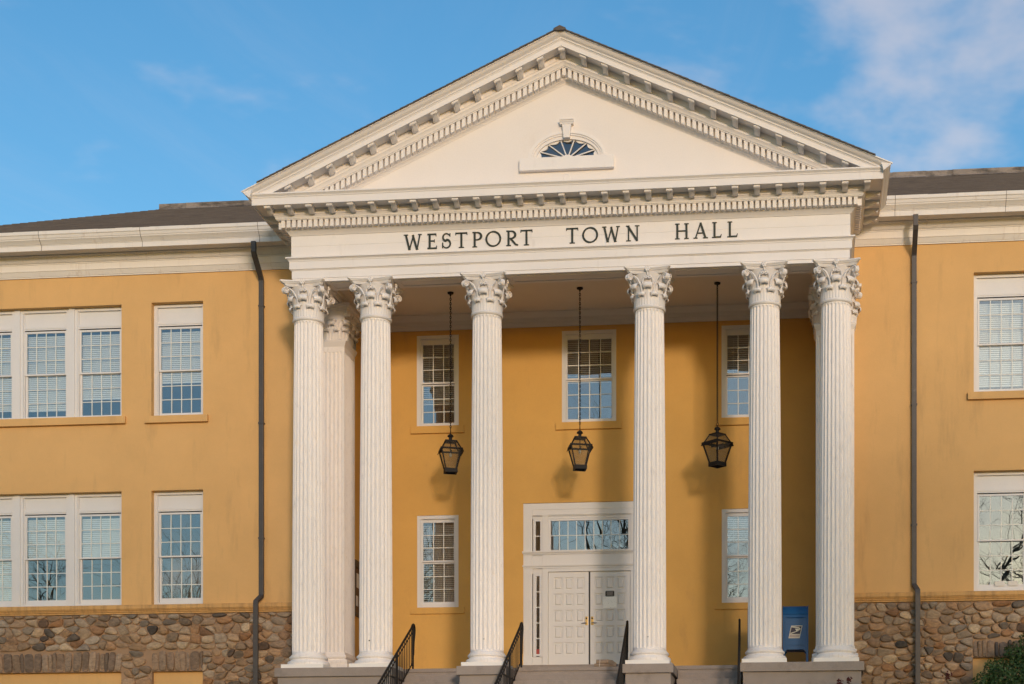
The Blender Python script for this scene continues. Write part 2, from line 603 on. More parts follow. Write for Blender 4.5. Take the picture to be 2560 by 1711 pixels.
holesL = [(-OX1, -OX0, UZ0, UZ1), (-OX1, -OX0, LZ0, LZ1), (-TX1, -TX0, UZ0 + .02, UZ1 - .02), (-TX1, -TX0, LZ0, LZ1)]
holesR = [(OX0, OX1, UZ0, UZ1), (OX0, OX1, LZ0, LZ1)]
wall_mesh(MB(), WL, -5.6, BELT1 - .1, 10.6, holesL, YW, YW + .35).build('wing_wall', 'stucco', hall, merge=True)
wall_mesh(MB(), 5.6, WR, BELT1 - .1, 10.6, holesR, YW, YW + .35).build('wing_wall', 'stucco', hall, merge=True)
PWX = 3.785                      # porch window centre
holesP = [(-PWX - .53, -PWX + .53, 6.42, 8.68), (PWX - .53, PWX + .53, 6.42, 8.68), (-.672, .672, 6.42, 8.68),
          (-PWX - .525, -PWX + .525, 1.925, 4.215), (PWX - .525, PWX + .525, 1.925, 4.215), (-1.64, 1.64, -0.2, 4.462)]
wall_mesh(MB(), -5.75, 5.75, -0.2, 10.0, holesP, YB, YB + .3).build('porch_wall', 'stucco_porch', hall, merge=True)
for s in (-1, 1):
    a, b = sorted((s * 5.6, s * 5.9))
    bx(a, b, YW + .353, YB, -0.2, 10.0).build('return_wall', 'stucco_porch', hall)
# far sides and back so that the sky does not shine in
mb = MB()
mb.box(WL, WL + .3, YW + .353, 12, GZ - .3, 10.6)
mb.box(WR - .3, WR, YW + .353, 12, GZ - .3, 10.6)
mb.box(WL, WR, 12, 12.3, GZ - .3, 10.6)
mb.build('outer_wall', 'stucco', hall)
mb = MB()
mb.box(WL + .31, -5.95, YW + 3.2, YW + 3.3, GZ, 10.5)
mb.box(5.95, WR - .31, YW + 3.2, YW + 3.3, GZ, 10.5)
mb.box(-5.94, 5.94, YB + 2.6, YB + 2.7, GZ, 10.5)
mb.box(WL + .31, WR - .31, YW + .36, YW + 3.1, 5.2, 5.35) if False else None
for s in (-1, 1):
    a, b = sorted((s * 5.96, s * (WR - .31)))
    mb.box(a, b, YW + .36, YW + 3.19, 5.15, 5.45)
    mb.box(a, b, YW + .36, YW + 3.19, 0.75, 0.95)
    mb.box(a, b, YW + .36, YW + 3.19, 9.6, 9.7)
mb.box(-5.93, 5.93, YB + .31, YB + 2.59, 5.15, 5.45)
mb.box(-5.93, 5.93, YB + .31, YB + 2.59, 0.0, 0.09)
mb.box(-5.93, 5.93, YB + .31, YB + 2.59, 9.3, 9.4)
mb.build('interior', 'room', hall)

# belt course ---------------------------------------------------------
prof = [(.0, BELT0), (.05, BELT0), (.05, BELT0 + .03), (.075, BELT0 + .04), (.085, BELT0 + .065), (.075, BELT0 + .07), (.095, BELT0 + .085), (.11, BELT0 + .11),
        (.12, BELT0 + .115), (.12, BELT0 + .195), (.10, BELT1), (.0, BELT1 + .004)]
for a, b in ((WL - .1, -6.4), (6.4, WR + .1)):
    MB().prism([(YW - o, z) for o, z in prof], 'x', a, b).build('belt_course', 'belt', hall)

# wing cornice with gutter --------------------------------------------
prof = [(0, 9.80), (.035, 9.80), (.035, 9.825), (.05, 9.83), (.075, 9.88), (.10, 9.93), (.115, 9.935), (.115, 9.955), (.09, 9.957), (.09, 10.095), (.105, 10.10), (.105, 10.12),
        (.13, 10.125), (.17, 10.16), (.22, 10.235), (.26, 10.25), (.26, 10.275), (.565, 10.275), (.565, 10.25), (.59, 10.25), (.59, 10.368), (.605, 10.37), (.605, 10.385),
        (.62, 10.39), (.64, 10.42), (.68, 10.455), (.695, 10.47), (.695, 10.49), (.71, 10.50), (.73, 10.56), (.75, 10.578), (.75, 10.655), (.735, 10.66), (.0, 10.60)]
for a, b in ((WL - .6, -6.0), (6.0, WR + .6)):
    cn = MB().prism([(YW - o, z) for o, z in prof], 'x', a, b).build('wing_cornice', 'white_weather', hall, smooth=28)
    # rusty gutter joints
    x = a + 1.3
    while x < b - .5:
        MB().prism([(YW - o - .003, z) for o, z in prof[18:34]], 'x', x, x + .012).build('gutter_joint', 'ridge', cn)
        x += 2.45 + random.uniform(-.5, .5)

# main roof: overlapping shingle courses -------------------------------
EY, EZ, RY, RZ = YW - .74, 10.66, 5.5, 12.93
HX, EX = 11.7, 16.9
mb = MB()
NC = 34
for k in range(NC):
    t0, t1 = k / NC, (k + 1.25) / NC
    y0, y1 = EY + (RY - EY) * t0, EY + (RY - EY) * min(t1, 1)
    z0, z1 = EZ + (RZ - EZ) * t0, EZ + (RZ - EZ) * min(t1, 1)
    xa, xb = EX + (HX - EX) * t0, EX + (HX - EX) * min(t1, 1)
    nseg = 80
    th = 0.022
    for i in range(nseg):
        f0, f1 = -1 + 2 * i / nseg, -1 + 2 * (i + 1) / nseg
        j0 = random.uniform(-.012, .012)
        vs = [(xa * f0, y0 + j0, z0 + th + j0 * .5), (xa * f1, y0 + j0, z0 + th + j0 * .5), (xb * f1, y1, z1 + .004), (xb * f0, y1, z1 + .004),
              (xa * f0, y0 + j0, z0 - .01), (xa * f1, y0 + j0, z0 - .01)]
        mb.add(vs, [(0, 1, 2, 3), (4, 5, 1, 0)])
# hips and back
mb.add([(-EX, EY, EZ), (-HX, RY, RZ), (-HX, 2 * RY - EY, RZ), (-EX, 13, EZ)], [(0, 1, 2, 3)])
mb.add([(EX, EY, EZ), (HX, RY, RZ), (HX, 2 * RY - EY, RZ), (EX, 13, EZ)], [(3, 2, 1, 0)])
mb.add([(-HX, RY, RZ), (HX, RY, RZ), (EX, 13, EZ), (-EX, 13, EZ)], [(0, 1, 2, 3)])
rf = mb.build('roof', 'roof', hall)
for s in (-1, 1):
    x = 6.2 if s > 0 else -HX - .05
    xe = HX + .05 if s > 0 else -6.2
    while x < xe:
        w = min(random.uniform(.55, .9), xe - x)
        dz = random.uniform(-.006, .006)
        MB().prism([(RY - .18, RZ - .07 + dz), (RY - .15, RZ - .03), (RY - .15, RZ + .09 + dz), (RY - .03, RZ + .125 + dz), (RY + .05, RZ + .125 + dz), (RY + .16, RZ - .03)], 'x', x, x + w - .004).build('ridge_cap', 'ridge', rf)
        x += w


# ------------------------------------------------------------------ portico entablature
BXF = 5.95
YBK = YW + .1
arch = [(-.33, 8.756), (.295, 8.756), (.295, 8.828), (.31, 8.832), (.31, 9.004), (.325, 9.012), (.33, 9.026), (.355, 9.03), (.355, 9.196), (.365, 9.20), (.37, 9.225), (.40, 9.25),
        (.425, 9.255), (.425, 9.285), (.33, 9.297), (-.33, 9.297)]
MB().sweep_u(arch, BXF, YBK).build('architrave', 'white', hall)
fr = [(-.33, 9.298), (.32, 9.298), (.32, 9.540), (.313, 9.543), (.313, 9.547), (.32, 9.55), (.32, 9.785), (-.33, 9.785)]
frieze = MB().sweep_u(fr, BXF, YBK).build('frieze', 'white', hall)
cor = [(-.33, 9.786), (.335, 9.786), (.345, 9.80), (.355, 9.815), (.39, 9.85), (.415, 9.872), (.43, 9.876), (.43, 9.893), (.445, 9.895), (.445, 10.06), (.575, 10.06), (.575, 10.075),
       (.59, 10.08), (.60, 10.11), (.63, 10.155), (.645, 10.16), (.645, 10.268), (.975, 10.268), (.975, 10.24), (1.0, 10.24), (1.0, 10.392), (1.012, 10.395), (1.02, 10.42),
       (1.05, 10.45), (1.06, 10.455), (1.06, 10.485), (-.33, 10.515)]
cornice = MB().sweep_u(cor, BXF, YBK).build('cornice', 'white', hall)
# eave moulding of the two sides above the corona
for s in (-1, 1):
    pr = [(1.0, 10.37), (1.03, 10.375), (1.05, 10.40), (1.10, 10.43), (1.13, 10.465), (1.15, 10.475), (1.15, 10.505), (.95, 10.52)]
    MB().prism([(s * (BXF + o), z) for o, z in pr], 'y', -1.14, YBK).build('eave_moulding', 'white', cornice)

# dentils and modillions ------------------------------------------------
DW = .082
dent = bx(-DW / 2, DW / 2, -.115, 0, -.16, 0).mesh('dentil', 'white')
for k in range(-51, 52):
    link('dentil', dent, cornice, (k * .1251, -.445, 10.056))
for s in (-1, 1):
    for k in range(12):
        link('dentil', dent, cornice, (s * (BXF + .445), -.43 + k * .1251, 10.056), s * math.pi / 2)
mprof = [(0, 0), (0, -.125), (.05, -.13), (.12, -.108), (.19, -.07), (.24, -.058), (.27, -.072), (.295, -.074), (.315, -.058), (.318, -.034), (.305, -.02), (.325, -.018), (.325, 0)]


def modillion_mesh(shear):
    m = MB()
    m.prism([(-o, z) for o, z in mprof], 'x', -.058, .058)
    m.prism([(-o, z) for o, z in [(0, 0.002), (0, -.022), (.325, -.026), (.332, 0.002)]], 'x', -.075, .075)
    # scroll roll at the head and a leaf rib below
    m.tube([(-.07, -.285, -.047), (.07, -.285, -.047)], .030, 10)
    m.prism([(-o, z) for o, z in [(.02, -.12), (.03, -.14), (.10, -.128), (.20, -.08), (.25, -.066), (.25, -.05), (.10, -.09)]], 'x', -.022, .022)
    if shear:
        m.v = [(x, y, z - shear * x) for x, y, z in m.v]
    return m.mesh('modillion', 'white', smooth=40)


MSP = .4727
mod0 = modillion_mesh(0)
for k in range(-14, 15):
    link('modillion', mod0, cornice, (k * MSP, -.645, 10.266))
for s in (-1, 1):
    for k in range(4):
        link('modillion', mod0, cornice, (s * (BXF + .645), -.20 + k * .47, 10.266), s * math.pi / 2)

# letters ---------------------------------------------------------------
LH = .345


def stroke(m, pts, w, y0=-.018, y1=.0):
    """a flat polyline of width w (may be a pair: start, end) extruded in depth."""
    pts = [Vector((p[0], p[1])) for p in pts]
    n = len(pts)
    lft, rgt = [], []
    for i, p in enumerate(pts):
        d = (pts[min(i + 1, n - 1)] - pts[max(i - 1, 0)]).normalized()
        nn = Vector((-d.y, d.x))
        ww = (w[0] + (w[1] - w[0]) * i / (n - 1)) if isinstance(w, tuple) else w
        if callable(w):
            ww = w(i / (n - 1))
        lft.append(p + nn * ww / 2)
        rgt.append(p - nn * ww / 2)
    for i in range(n - 1):
        q = [lft[i], lft[i + 1], rgt[i + 1], rgt[i]]
        vs = [(a.x, y0, a.y) for a in q] + [(a.x, y1, a.y) for a in q]
        m.add(vs, [(0, 1, 2, 3), (7, 6, 5, 4), (0, 4, 5, 1), (1, 5, 6, 2), (2, 6, 7, 3), (3, 7, 4, 0)])


def serif(m, x, z, w, t=.02, y0=-.0195):
    h = w / 2
    m.prism([(x - h, z), (x + h, z), (x + h * .95, z + t), (x - h * .95, z + t)], 'y', y0, 0)


def letter_mesh(ch, w):
    m = MB()
    T, t = .046, .028
    H = LH
    sw = .105

    def bot(x, ww=sw):
        serif(m, x, 0, ww)

    def top(x, ww=sw):
        serif(m, x, H - .02, ww)
    if ch == 'T':
        stroke(m, [(w / 2, 0.01), (w / 2, H - .01)], T)
        stroke(m, [(0.0, H - .016), (w, H - .016)], .032)
        for x in (0.008, w - .008):
            stroke(m, [(x, H), (x - (.008 if x > w / 2 else -.008) * -1, H - .058)], (.024, .012), y0=-.0205)
        bot(w / 2, .12)
    elif ch == 'H':
        for x in (.055, w - .055):
            stroke(m, [(x, .01), (x, H - .01)], T)
            bot(x), top(x)
        stroke(m, [(.06, H * .52), (w - .06, H * .52)], t, y0=-.0205)
    elif ch == 'L':
        stroke(m, [(.055, .01), (.055, H - .01)], T)
        top(.055), bot(.05)
        stroke(m, [(.04, .016), (w - .01, .016)], .032, y0=-.0205)
        stroke(m, [(w - .028, .004), (w, .075)], (.03, .012), y0=-.0215)
    elif ch == 'E':
        stroke(m, [(.05, .01), (.05, H - .01)], T)
        for z, x1 in ((.016, w), (H - .016, w - .015)):
            stroke(m, [(.0, z), (x1, z)], .032, y0=-.0205)
        stroke(m, [(.06, H * .52), (w - .055, H * .52)], t, y0=-.0205)
        stroke(m, [(w - .055, H * .52 - .032), (w - .055, H * .52 + .032)], .014, y0=-.0215)
        stroke(m, [(w - .022, .004), (w, .07)], (.026, .012), y0=-.0215)
        stroke(m, [(w - .024, H - .004), (w - .018, H - .062)], (.026, .012), y0=-.0215)
    elif ch in 'PR':
        stroke(m, [(.05, .01), (.05, H - .01)], T)
        bot(.052, .11)
        stroke(m, [(.0, H - .014), (.06, H - .014)], .026, y0=-.0205)
        r = H * .245
        cz = H - .014 - r + .0
        bxr = (w if ch == 'P' else w - .055) - .055
        pts = [(.055, H - .016)] + [(.055 + bxr * .35 + bxr * .60 * math.cos(a), cz + (r - .004) * math.sin(a)) for a in [R(90 - 12 * i) for i in range(16)]] + [(.055, cz - r + .004)]
        stroke(m, pts, lambda u: .026 + .024 * math.sin(math.pi * min(max((u - .1) / .8, 0), 1)), y0=-.021)
        if ch == 'R':
            stroke(m, [(.10, cz - r), (w - .055, .03), (w, .012)], (.046, .03), y0=-.022)
    elif ch == 'O':
        cx, cz, a, b = w / 2, H / 2, w / 2 - .02, H / 2 - .012
        pts = [(cx + a * math.cos(q), cz + b * math.sin(q)) for q in [2 * math.pi * i / 40 for i in range(41)]]
        stroke(m, pts, lambda u: .028 + .016 * abs(math.cos(2 * math.pi * u - .35)))
    elif ch == 'S':
        cx = w / 2
        r1, r2 = H * .235, H * .265
        a1, a2 = w * .38, w * .42
        c1, c2 = H - .014 - r1, .014 + r2
        pts = [(cx + a1 * math.cos(q), c1 + r1 * math.sin(q)) for q in [R(25 + 11 * i) for i in range(22)]]
        pts += [(cx + a2 * math.cos(q), c2 + r2 * math.sin(q)) for q in [R(78 - 12 * i) for i in range(0, 24)]]
        stroke(m, pts, lambda u: .026 + .024 * math.exp(-((u - .47) / .2) ** 2))
        stroke(m, [(w - .022, H - .008), (w - .022, H - .085)], (.024, .012), y0=-.021)
        stroke(m, [(.016, .01), (.012, .095)], (.024, .012), y0=-.021)
    elif ch == 'N':
        stroke(m, [(.05, .01), (.05, H - .01)], .030)
        stroke(m, [(w - .05, .0), (w - .05, H - .01)], .030)
        stroke(m, [(.035, H - .008), (w - .05, .004)], T, y0=-.0205)
        bot(.05), top(.035, .08), top(w - .05)
    elif ch == 'W':
        xs4 = [.045, w * .31, w * .55, w * .74, w - .04]
        stroke(m, [(xs4[0], H - .01), (xs4[1], .0)], T)
        stroke(m, [(xs4[1], .0), (xs4[2], H - .01)], t, y0=-.0205)
        stroke(m, [(xs4[2] - .02, H * .96), (xs4[3], .0)], T, y0=-.021)
        stroke(m, [(xs4[3], .0), (xs4[4], H - .01)], t, y0=-.0215)
        top(xs4[0], .10), top(xs4[4], .085)
        bot(xs4[1], .06), bot(xs4[3], .06)
    elif ch == 'A':
        stroke(m, [(.045, .01), (w / 2, H)], t)
        stroke(m, [(w / 2 - .004, H), (w - .05, .01)], T, y0=-.0205)
        stroke(m, [(w * .25, H * .34), (w * .75, H * .34)], .024, y0=-.021)
        bot(.045, .095), bot(w - .05, .11)
    return m.mesh('letter', 'letter')


LET = [('W', -3.665, -3.26), ('E', -3.127, -2.912), ('S', -2.798, -2.591), ('T', -2.484, -2.224), ('P', -2.102, -1.896), ('O', -1.807, -1.452), ('R', -1.335, -1.07),
       ('T', -1.009, -0.751), ('T', 0.02, 0.277), ('O', 0.372, 0.726), ('W', 0.82, 1.212), ('N', 1.355, 1.648), ('H', 2.433, 2.745), ('A', 2.845, 3.159), ('L', 3.253, 3.46), ('L', 3.59, 3.814)]
for ch, a, b in LET:
    o = link('letter', letter_mesh(ch, b - a), frieze, (a, -.3205, 9.372))
    o['label'] = 'dark letter %s of the inscription' % ch

# ------------------------------------------------------------------ pediment
SL = .452                        # rake slope
ZA = 13.44                       # underside of the raking corona at the apex


def rake(prof, ends, mat, name, parent, smooth=None):
    """(offset, dz) profile run up both slopes, mitred at the apex; ends(o) gives the outer |x|."""
    m = MB()
    n = len(prof)
    vs = []
    for o, dz in prof:
        e = ends(o)
        vs += [(-e, -o, ZA + dz - SL * e), (0, -o, ZA + dz), (e, -o, ZA + dz - SL * e)]
    fs = []
    for i in range(n):
        j = (i + 1) % n
        for k in range(2):
            fs.append((i * 3 + k, i * 3 + k + 1, j * 3 + k + 1, j * 3 + k))
    fs.append(tuple(i * 3 for i in range(n)))
    fs.append(tuple(i * 3 + 2 for i in reversed(range(n))))
    m.add(vs, fs)
    return m.build(name, mat, parent, smooth)


rk = rake([(.30, -.525), (.345, -.525), (.35, -.505), (.385, -.475), (.415, -.468), (.415, -.455), (.445, -.452), (.445, -.262), (.575, -.262), (.575, -.245), (.595, -.235), (.61, -.20),
           (.635, -.165), (.645, -.16), (.645, -.10), (.30, -.10)], lambda o: 6.0, 'white', 'raking_bed_moulding', hall)
rc = rake([(.30, -.095), (.646, -.095), (.646, .03), (.972, .03), (.972, .0), (.995, .0), (.995, .115), (1.005, .118), (1.01, .135), (1.03, .145), (1.03, .16), (.30, .16)],
          lambda o: 6.4 + (.5 if o > .9 else 0.0), 'white', 'raking_cornice', hall)
rake([(.90, .161), (1.032, .161), (1.036, .175), (1.05, .185), (1.085, .205), (1.11, .235), (1.125, .262), (1.135, .27), (1.15, .272), (1.15, .298), (.90, .298)],
     lambda o: 5.99 + o, 'white', 'raking_gutter_moulding', hall, 35)


def sheared(me, s):
    m2 = me.copy()
    for v in m2.vertices:
        v.co.z -= s * v.co.x
    return m2


dl, dr = sheared(dent, -SL), sheared(dent, SL)
dl.transform(Matrix.Diagonal((1, 1, 1.12, 1)))
dr.transform(Matrix.Diagonal((1, 1, 1.12, 1)))
for s, me in ((-1, dl), (1, dr)):
    for k in range(1, 48):
        x = k * .1251
        z = ZA - .266 - SL * x
        if z > 10.45:
            link('dentil', me, rk, (s * x, -.445, z))
link('dentil', dent, rk, (0, -.445, ZA - .275))
ml, mr_ = modillion_mesh(-SL), modillion_mesh(SL)
for s, me in ((-1, ml), (1, mr_)):
    for k in range(1, 14):
        link('modillion', me, rc, (s * k * MSP, -.645, ZA + .027 - SL * k * MSP))
link('modillion', mod0, rc, (0, -.645, ZA - .005))

# tympanum with the lunette opening
FA, FB, FCX, FZ = .885, .625, .035, 11.262
bm = bmesh.new()
outer = [(-6.3, 10.45), (6.3, 10.45), (0.0, ZA - .30)]
outer = [(-6.0, 10.45), (6.0, 10.45), (0, 10.45 + 6.0 * SL + .06)]
outer = [(-6.2, 10.40), (6.2, 10.40), (0, 13.16)]
ga, gb = .72, .43
inner = [(FCX + ga * math.cos(a), FZ + gb * math.sin(a)) for a in [math.pi * i / 28 for i in range(29)]]
for loop in (outer, inner):
    vv = [bm.verts.new((x, -.33, z)) for x, z in loop]
    for i in range(len(vv)):
        bm.edges.new((vv[i], vv[(i + 1) % len(vv)]))
bmesh.ops.triangle_fill(bm, edges=bm.edges[:], use_beauty=True)
inside = [f for f in bm.faces if ((f.calc_center_median().x - FCX) / ga) ** 2 + ((f.calc_center_median().z - FZ) / gb) ** 2 < .9 and f.calc_center_median().z > FZ]
inside = [f for f in inside if all(((v.co.x - FCX) / ga) ** 2 + ((v.co.z - FZ) / gb) ** 2 < 1.01 and v.co.z > FZ - .01 for v in f.verts)]
bmesh.ops.delete(bm, geom=inside, context='FACES')
ret = bmesh.ops.extrude_face_region(bm, geom=bm.faces[:])
bmesh.ops.translate(bm, verts=[e for e in ret['geom'] if isinstance(e, bmesh.types.BMVert)], vec=(0, .12, 0))
bmesh.ops.recalc_face_normals(bm, faces=bm.faces)
me = bpy.data.meshes.new('tympanum')
bm.to_mesh(me)
bm.free()
me.materials.append(M['tympanum'])
tymp = link('tympanum', me, hall)


def arch_band(a0, b0, a1, b1, y0, y1, n=40):
    m = MB()
    vs = []
    for i in range(n + 1):
        q = math.pi * i / n
        c, s = math.cos(q), math.sin(q)
        vs += [(FCX + a0 * c, y0, FZ + b0 * s), (FCX + a1 * c, y0, FZ + b1 * s), (FCX + a1 * c, y1, FZ + b1 * s), (FCX + a0 * c, y1, FZ + b0 * s)]
    fs = []
    for i in range(n):
        for k in range(4):
            q = (k + 1) % 4
            fs.append((i * 4 + k, (i + 1) * 4 + k, (i + 1) * 4 + q, i * 4 + q))
    fs += [(0, 1, 2, 3), (n * 4 + 3, n * 4 + 2, n * 4 + 1, n * 4)]
    return m.add(vs, fs)


arch_band(.885, .625, .845, .590, -.350, -.328).build('lunette_moulding', 'white', tymp)
arch_band(.846, .591, .80, .545, -.372, -.328).build('lunette_moulding', 'white', tymp)
arch_band(.801, .546, .765, .508, -.352, -.30).build('lunette_moulding', 'white', tymp)
arch_band(.766, .509, .70, .445, -.325, -.24).build('lunette_frame', 'white', tymp)
# scalloped inner edge and spokes
mb = MB()
hub = (FCX, FZ + .0)
SP = [R(a) for a in (0, 25.7, 51.4, 77.1, 102.9, 128.6, 154.3, 180)]
GA, GB = .705, .45
for i in range(7):
    pts = []
    a0, a1 = SP[i], SP[i + 1]
    arc = [(FCX + GA * 1.02 * math.cos(a0 + (a1 - a0) * k / 8), FZ + GB * 1.02 * math.sin(a0 + (a1 - a0) * k / 8)) for k in range(9)]
    inn = []
    for k in range(9):
        u = k / 8
        bulge = .985 - .13 * math.sin(math.pi * u)
        q = a1 + (a0 - a1) * u
        inn.append((FCX + GA * bulge * math.cos(q), FZ + GB * bulge * math.sin(q)))
    ring = arc + inn
    for k in range(8):
        q = [arc[k], arc[k + 1], inn[7 - k], inn[8 - k]]
        vs = [(x, -.285, max(z, FZ)) for x, z in q] + [(x, -.25, max(z, FZ)) for x, z in q]
        mb.add(vs, [(0, 1, 2, 3), (7, 6, 5, 4), (2, 6, 7, 3), (0, 4, 5, 1)])
mb.build('lunette_scallop', 'white', tymp)
spk = []
for a in SP[1:-1]:
    p0 = Vector((FCX + .10 * math.cos(a), -.285, FZ + .075 * math.sin(a)))
    p1 = Vector((FCX + GA * .97 * math.cos(a), -.285, FZ + GB * .97 * math.sin(a)))
    MB().tube([p0, p1], .0155, 6).build('lunette_spoke', 'white', tymp)
m = MB()
m.prism([(FCX + .125 * math.cos(math.pi * i / 14), FZ + .092 * math.sin(math.pi * i / 14)) for i in range(15)], 'y', -.315, -.24)
m.build('lunette_hub', 'white', tymp)
m = MB()
m.add([(FCX - .73, -.255, FZ), (FCX + .73, -.255, FZ), (FCX + .73, -.255, FZ + .5), (FCX - .73, -.255, FZ + .5)], [(0, 1, 2, 3)])
m.build('lunette_pane', 'glass', tymp)
bx(FCX - .8, FCX + .8, .35, .4, FZ - .1, FZ + .7).build('lunette_room', 'room', tymp)
bx(FCX - 1.055, FCX + 1.055, -.452, -.32, 10.985, 11.262).build('lunette_sill', 'white', tymp, bevel=.006)
m = MB()
m.add([(FCX - .068, -.43, 11.69), (FCX + .068, -.43, 11.69), (FCX + .10, -.43, 11.985), (FCX - .10, -.43, 11.985),
       (FCX - .068, -.32, 11.69), (FCX + .068, -.32, 11.69), (FCX + .10, -.32, 11.985), (FCX - .10, -.32, 11.985)],
      [(0, 1, 2, 3), (7, 6, 5, 4), (0, 4, 5, 1), (1, 5, 6, 2), (2, 6, 7, 3), (3, 7, 4, 0)])
m.prism([(-.328, 11.986), (-.44, 11.986), (-.445, 12.01), (-.465, 12.035), (-.468, 12.05), (-.49, 12.06), (-.49, 12.085), (-.328, 12.085)], 'x', FCX - .15, FCX + .15)
m.build('keystone', 'white', tymp)
MB().lathe([(.085, -.008), (.085, .008), (.07, .012), (.07, .008)], 24).build('round_boss', 'tympanum', tymp).matrix_basis = Matrix.Translation((FCX, -.335, 10.83)) @ Matrix.Rotation(R(90), 4, 'X')

# portico roof: shingle courses on each slope -------------------------------
mb = MB()
for s in (-1, 1):
    nc = 46
    for k in range(nc):
        x0 = 6.78 * (1 - k / nc)
        x1 = max(6.78 * (1 - (k + 1.3) / nc), 0)
        off = .30
        y0 = -1.185 + random.uniform(-.006, .006)
        z0 = ZA + off + .022 - SL * x0
        z1 = ZA + off + .012 - SL * x1
        vs = [(s * x0, y0, z0), (s * x0, 7.5, z0), (s * x1, 7.5, z1), (s * x1, y0, z1), (s * x0, y0, z0 - .03), (s * x0, 7.5, z0 - .03), (s * x1, y0, z1 - .028)]
        mb.add(vs, [(0, 1, 2, 3), (4, 5, 1, 0), (0, 3, 6, 4)])
mb.add([(-6.8, -1.1, ZA + .27 - SL * 6.8), (0, -1.1, ZA + .29), (0, 7.5, ZA + .29), (-6.8, 7.5, ZA + .27 - SL * 6.8)], [(0, 1, 2, 3)])
mb.add([(6.8, -1.1, ZA + .27 - SL * 6.8), (0, -1.1, ZA + .29), (0, 7.5, ZA + .29), (6.8, 7.5, ZA + .27 - SL * 6.8)], [(3, 2, 1, 0)])
mb.add([(-6.8, 7.5, 10.5), (6.8, 7.5, 10.5), (0, 7.5, ZA + .29)], [(0, 1, 2)])
mb.prism([(-.14, ZA + .24), (-.13, ZA + .285), (0, ZA + .345), (.13, ZA + .285), (.14, ZA + .24)], 'y', -1.2, 7.5)
mb.build('portico_roof', 'roof', hall)

# porch ceiling ----------------------------------------------------------------
ce = MB()
ce.box(-5.6, 5.6, .331, YB - .15, 9.137, 9.2)
ceil = ce.build('porch_ceiling', 'ceil', hall)
pr = [(YB - .001, 8.79), (YB - .05, 8.79), (YB - .05, 8.90), (YB - .075, 8.905), (YB - .075, 9.0), (YB - .10, 9.02), (YB - .16, 9.08), (YB - .18, 9.10), (YB - .18, 9.1365), (YB - .001, 9.1365)]
MB().prism(pr, 'x', -5.6, 5.6).build('wall_moulding', 'ceil', ceil)
for s in (-1, 1):
    pr2 = [(5.601, 8.79), (5.56, 8.79), (5.56, 8.90), (5.53, 8.905), (5.53, 9.0), (5.50, 9.02), (5.46, 9.08), (5.44, 9.10), (5.44, 9.1365), (5.601, 9.1365)]
    MB().prism([(s * x, z) for x, z in pr2], 'y', .45, YB - .19).build('wall_moulding', 'ceil', ceil)
MB().prism([(.331, 9.136), (.52, 9.136), (.50, 9.11), (.44, 9.06), (.40, 9.03), (.39, 8.99), (.331, 8.98)], 'x', -5.5, 5.5).build('wall_moulding', 'ceil', ceil)
# flat raised strips on the architrave soffit between the columns
CXS = [-5.965, -4.40, -1.838, 1.838, 4.40, 5.965]
for a, b in zip(CXS[:-1], CXS[1:]):
    if b - a > 1.3:
        x0, x1 = a + .56, b - .56
        m = MB()
        m.box(x0, x1, -.20, -.17, 8.742, 8.757)
        m.box(x0, x1, .17, .20, 8.742, 8.757)
        m.box(x0, x0 + .03, -.17, .17, 8.742, 8.757)
        m.box(x1 - .03, x1, -.17, .17, 8.742, 8.757)
        m.build('soffit_panel', 'white', ceil)


# ------------------------------------------------------------------ columns
def shaft_mesh(name, r0, r1, z0, z1, nfl=24, pts=8, dep=.032):
    rows = []
    endh = .055
    for t in (0, .1, .25, .45, .7, 1.0):
        rows.append(z0 + .02 + endh * t)
    rows = [z0] + rows
    mid0, mid1 = z0 + .02 + endh, z1 - .03 - endh
    rows += [mid0 + (mid1 - mid0) * i / 9 for i in range(1, 9)]
    rows += [z1 - .03 - endh * t for t in (1.0, .7, .45, .25, .1, 0)] + [z1]
    vs, fs = [], []
    n = nfl * pts
    fw = .74                    # share of each bay that is flute
    for z in rows:
        u = (z - z0) / (z1 - z0)
        r = r0 - (r0 - r1) * (u ** 1.7)
        for i in range(n):
            bay, k = divmod(i, pts)
            q = (k + .5) / pts * 2 - 1
            a = 2 * math.pi * (bay + (k + .5) / pts) / nfl
            d = 0.0
            if abs(q) < fw + .06:
                w = min(abs(q) / fw, 1.0)
                d = dep * math.sqrt(max(0, 1 - w * w)) if w < 1 else 0
                e = endh * (1 - math.sqrt(max(0, 1 - w * w)))
                lo = z0 + .02 + e
                hi = z1 - .03 - e
                d *= max(0, min(1, (z - lo) / .02)) * max(0, min(1, (hi - z) / .02))
            vs.append(((r - d) * math.cos(a), (r - d) * math.sin(a), z))
    for j in range(len(rows) - 1):
        for i in range(n):
            k = (i + 1) % n
            fs.append((j * n + i, j * n + k, (j + 1) * n + k, (j + 1) * n + i))
    return MB().add(vs, fs).mesh(name, 'white_shaft', smooth=50)


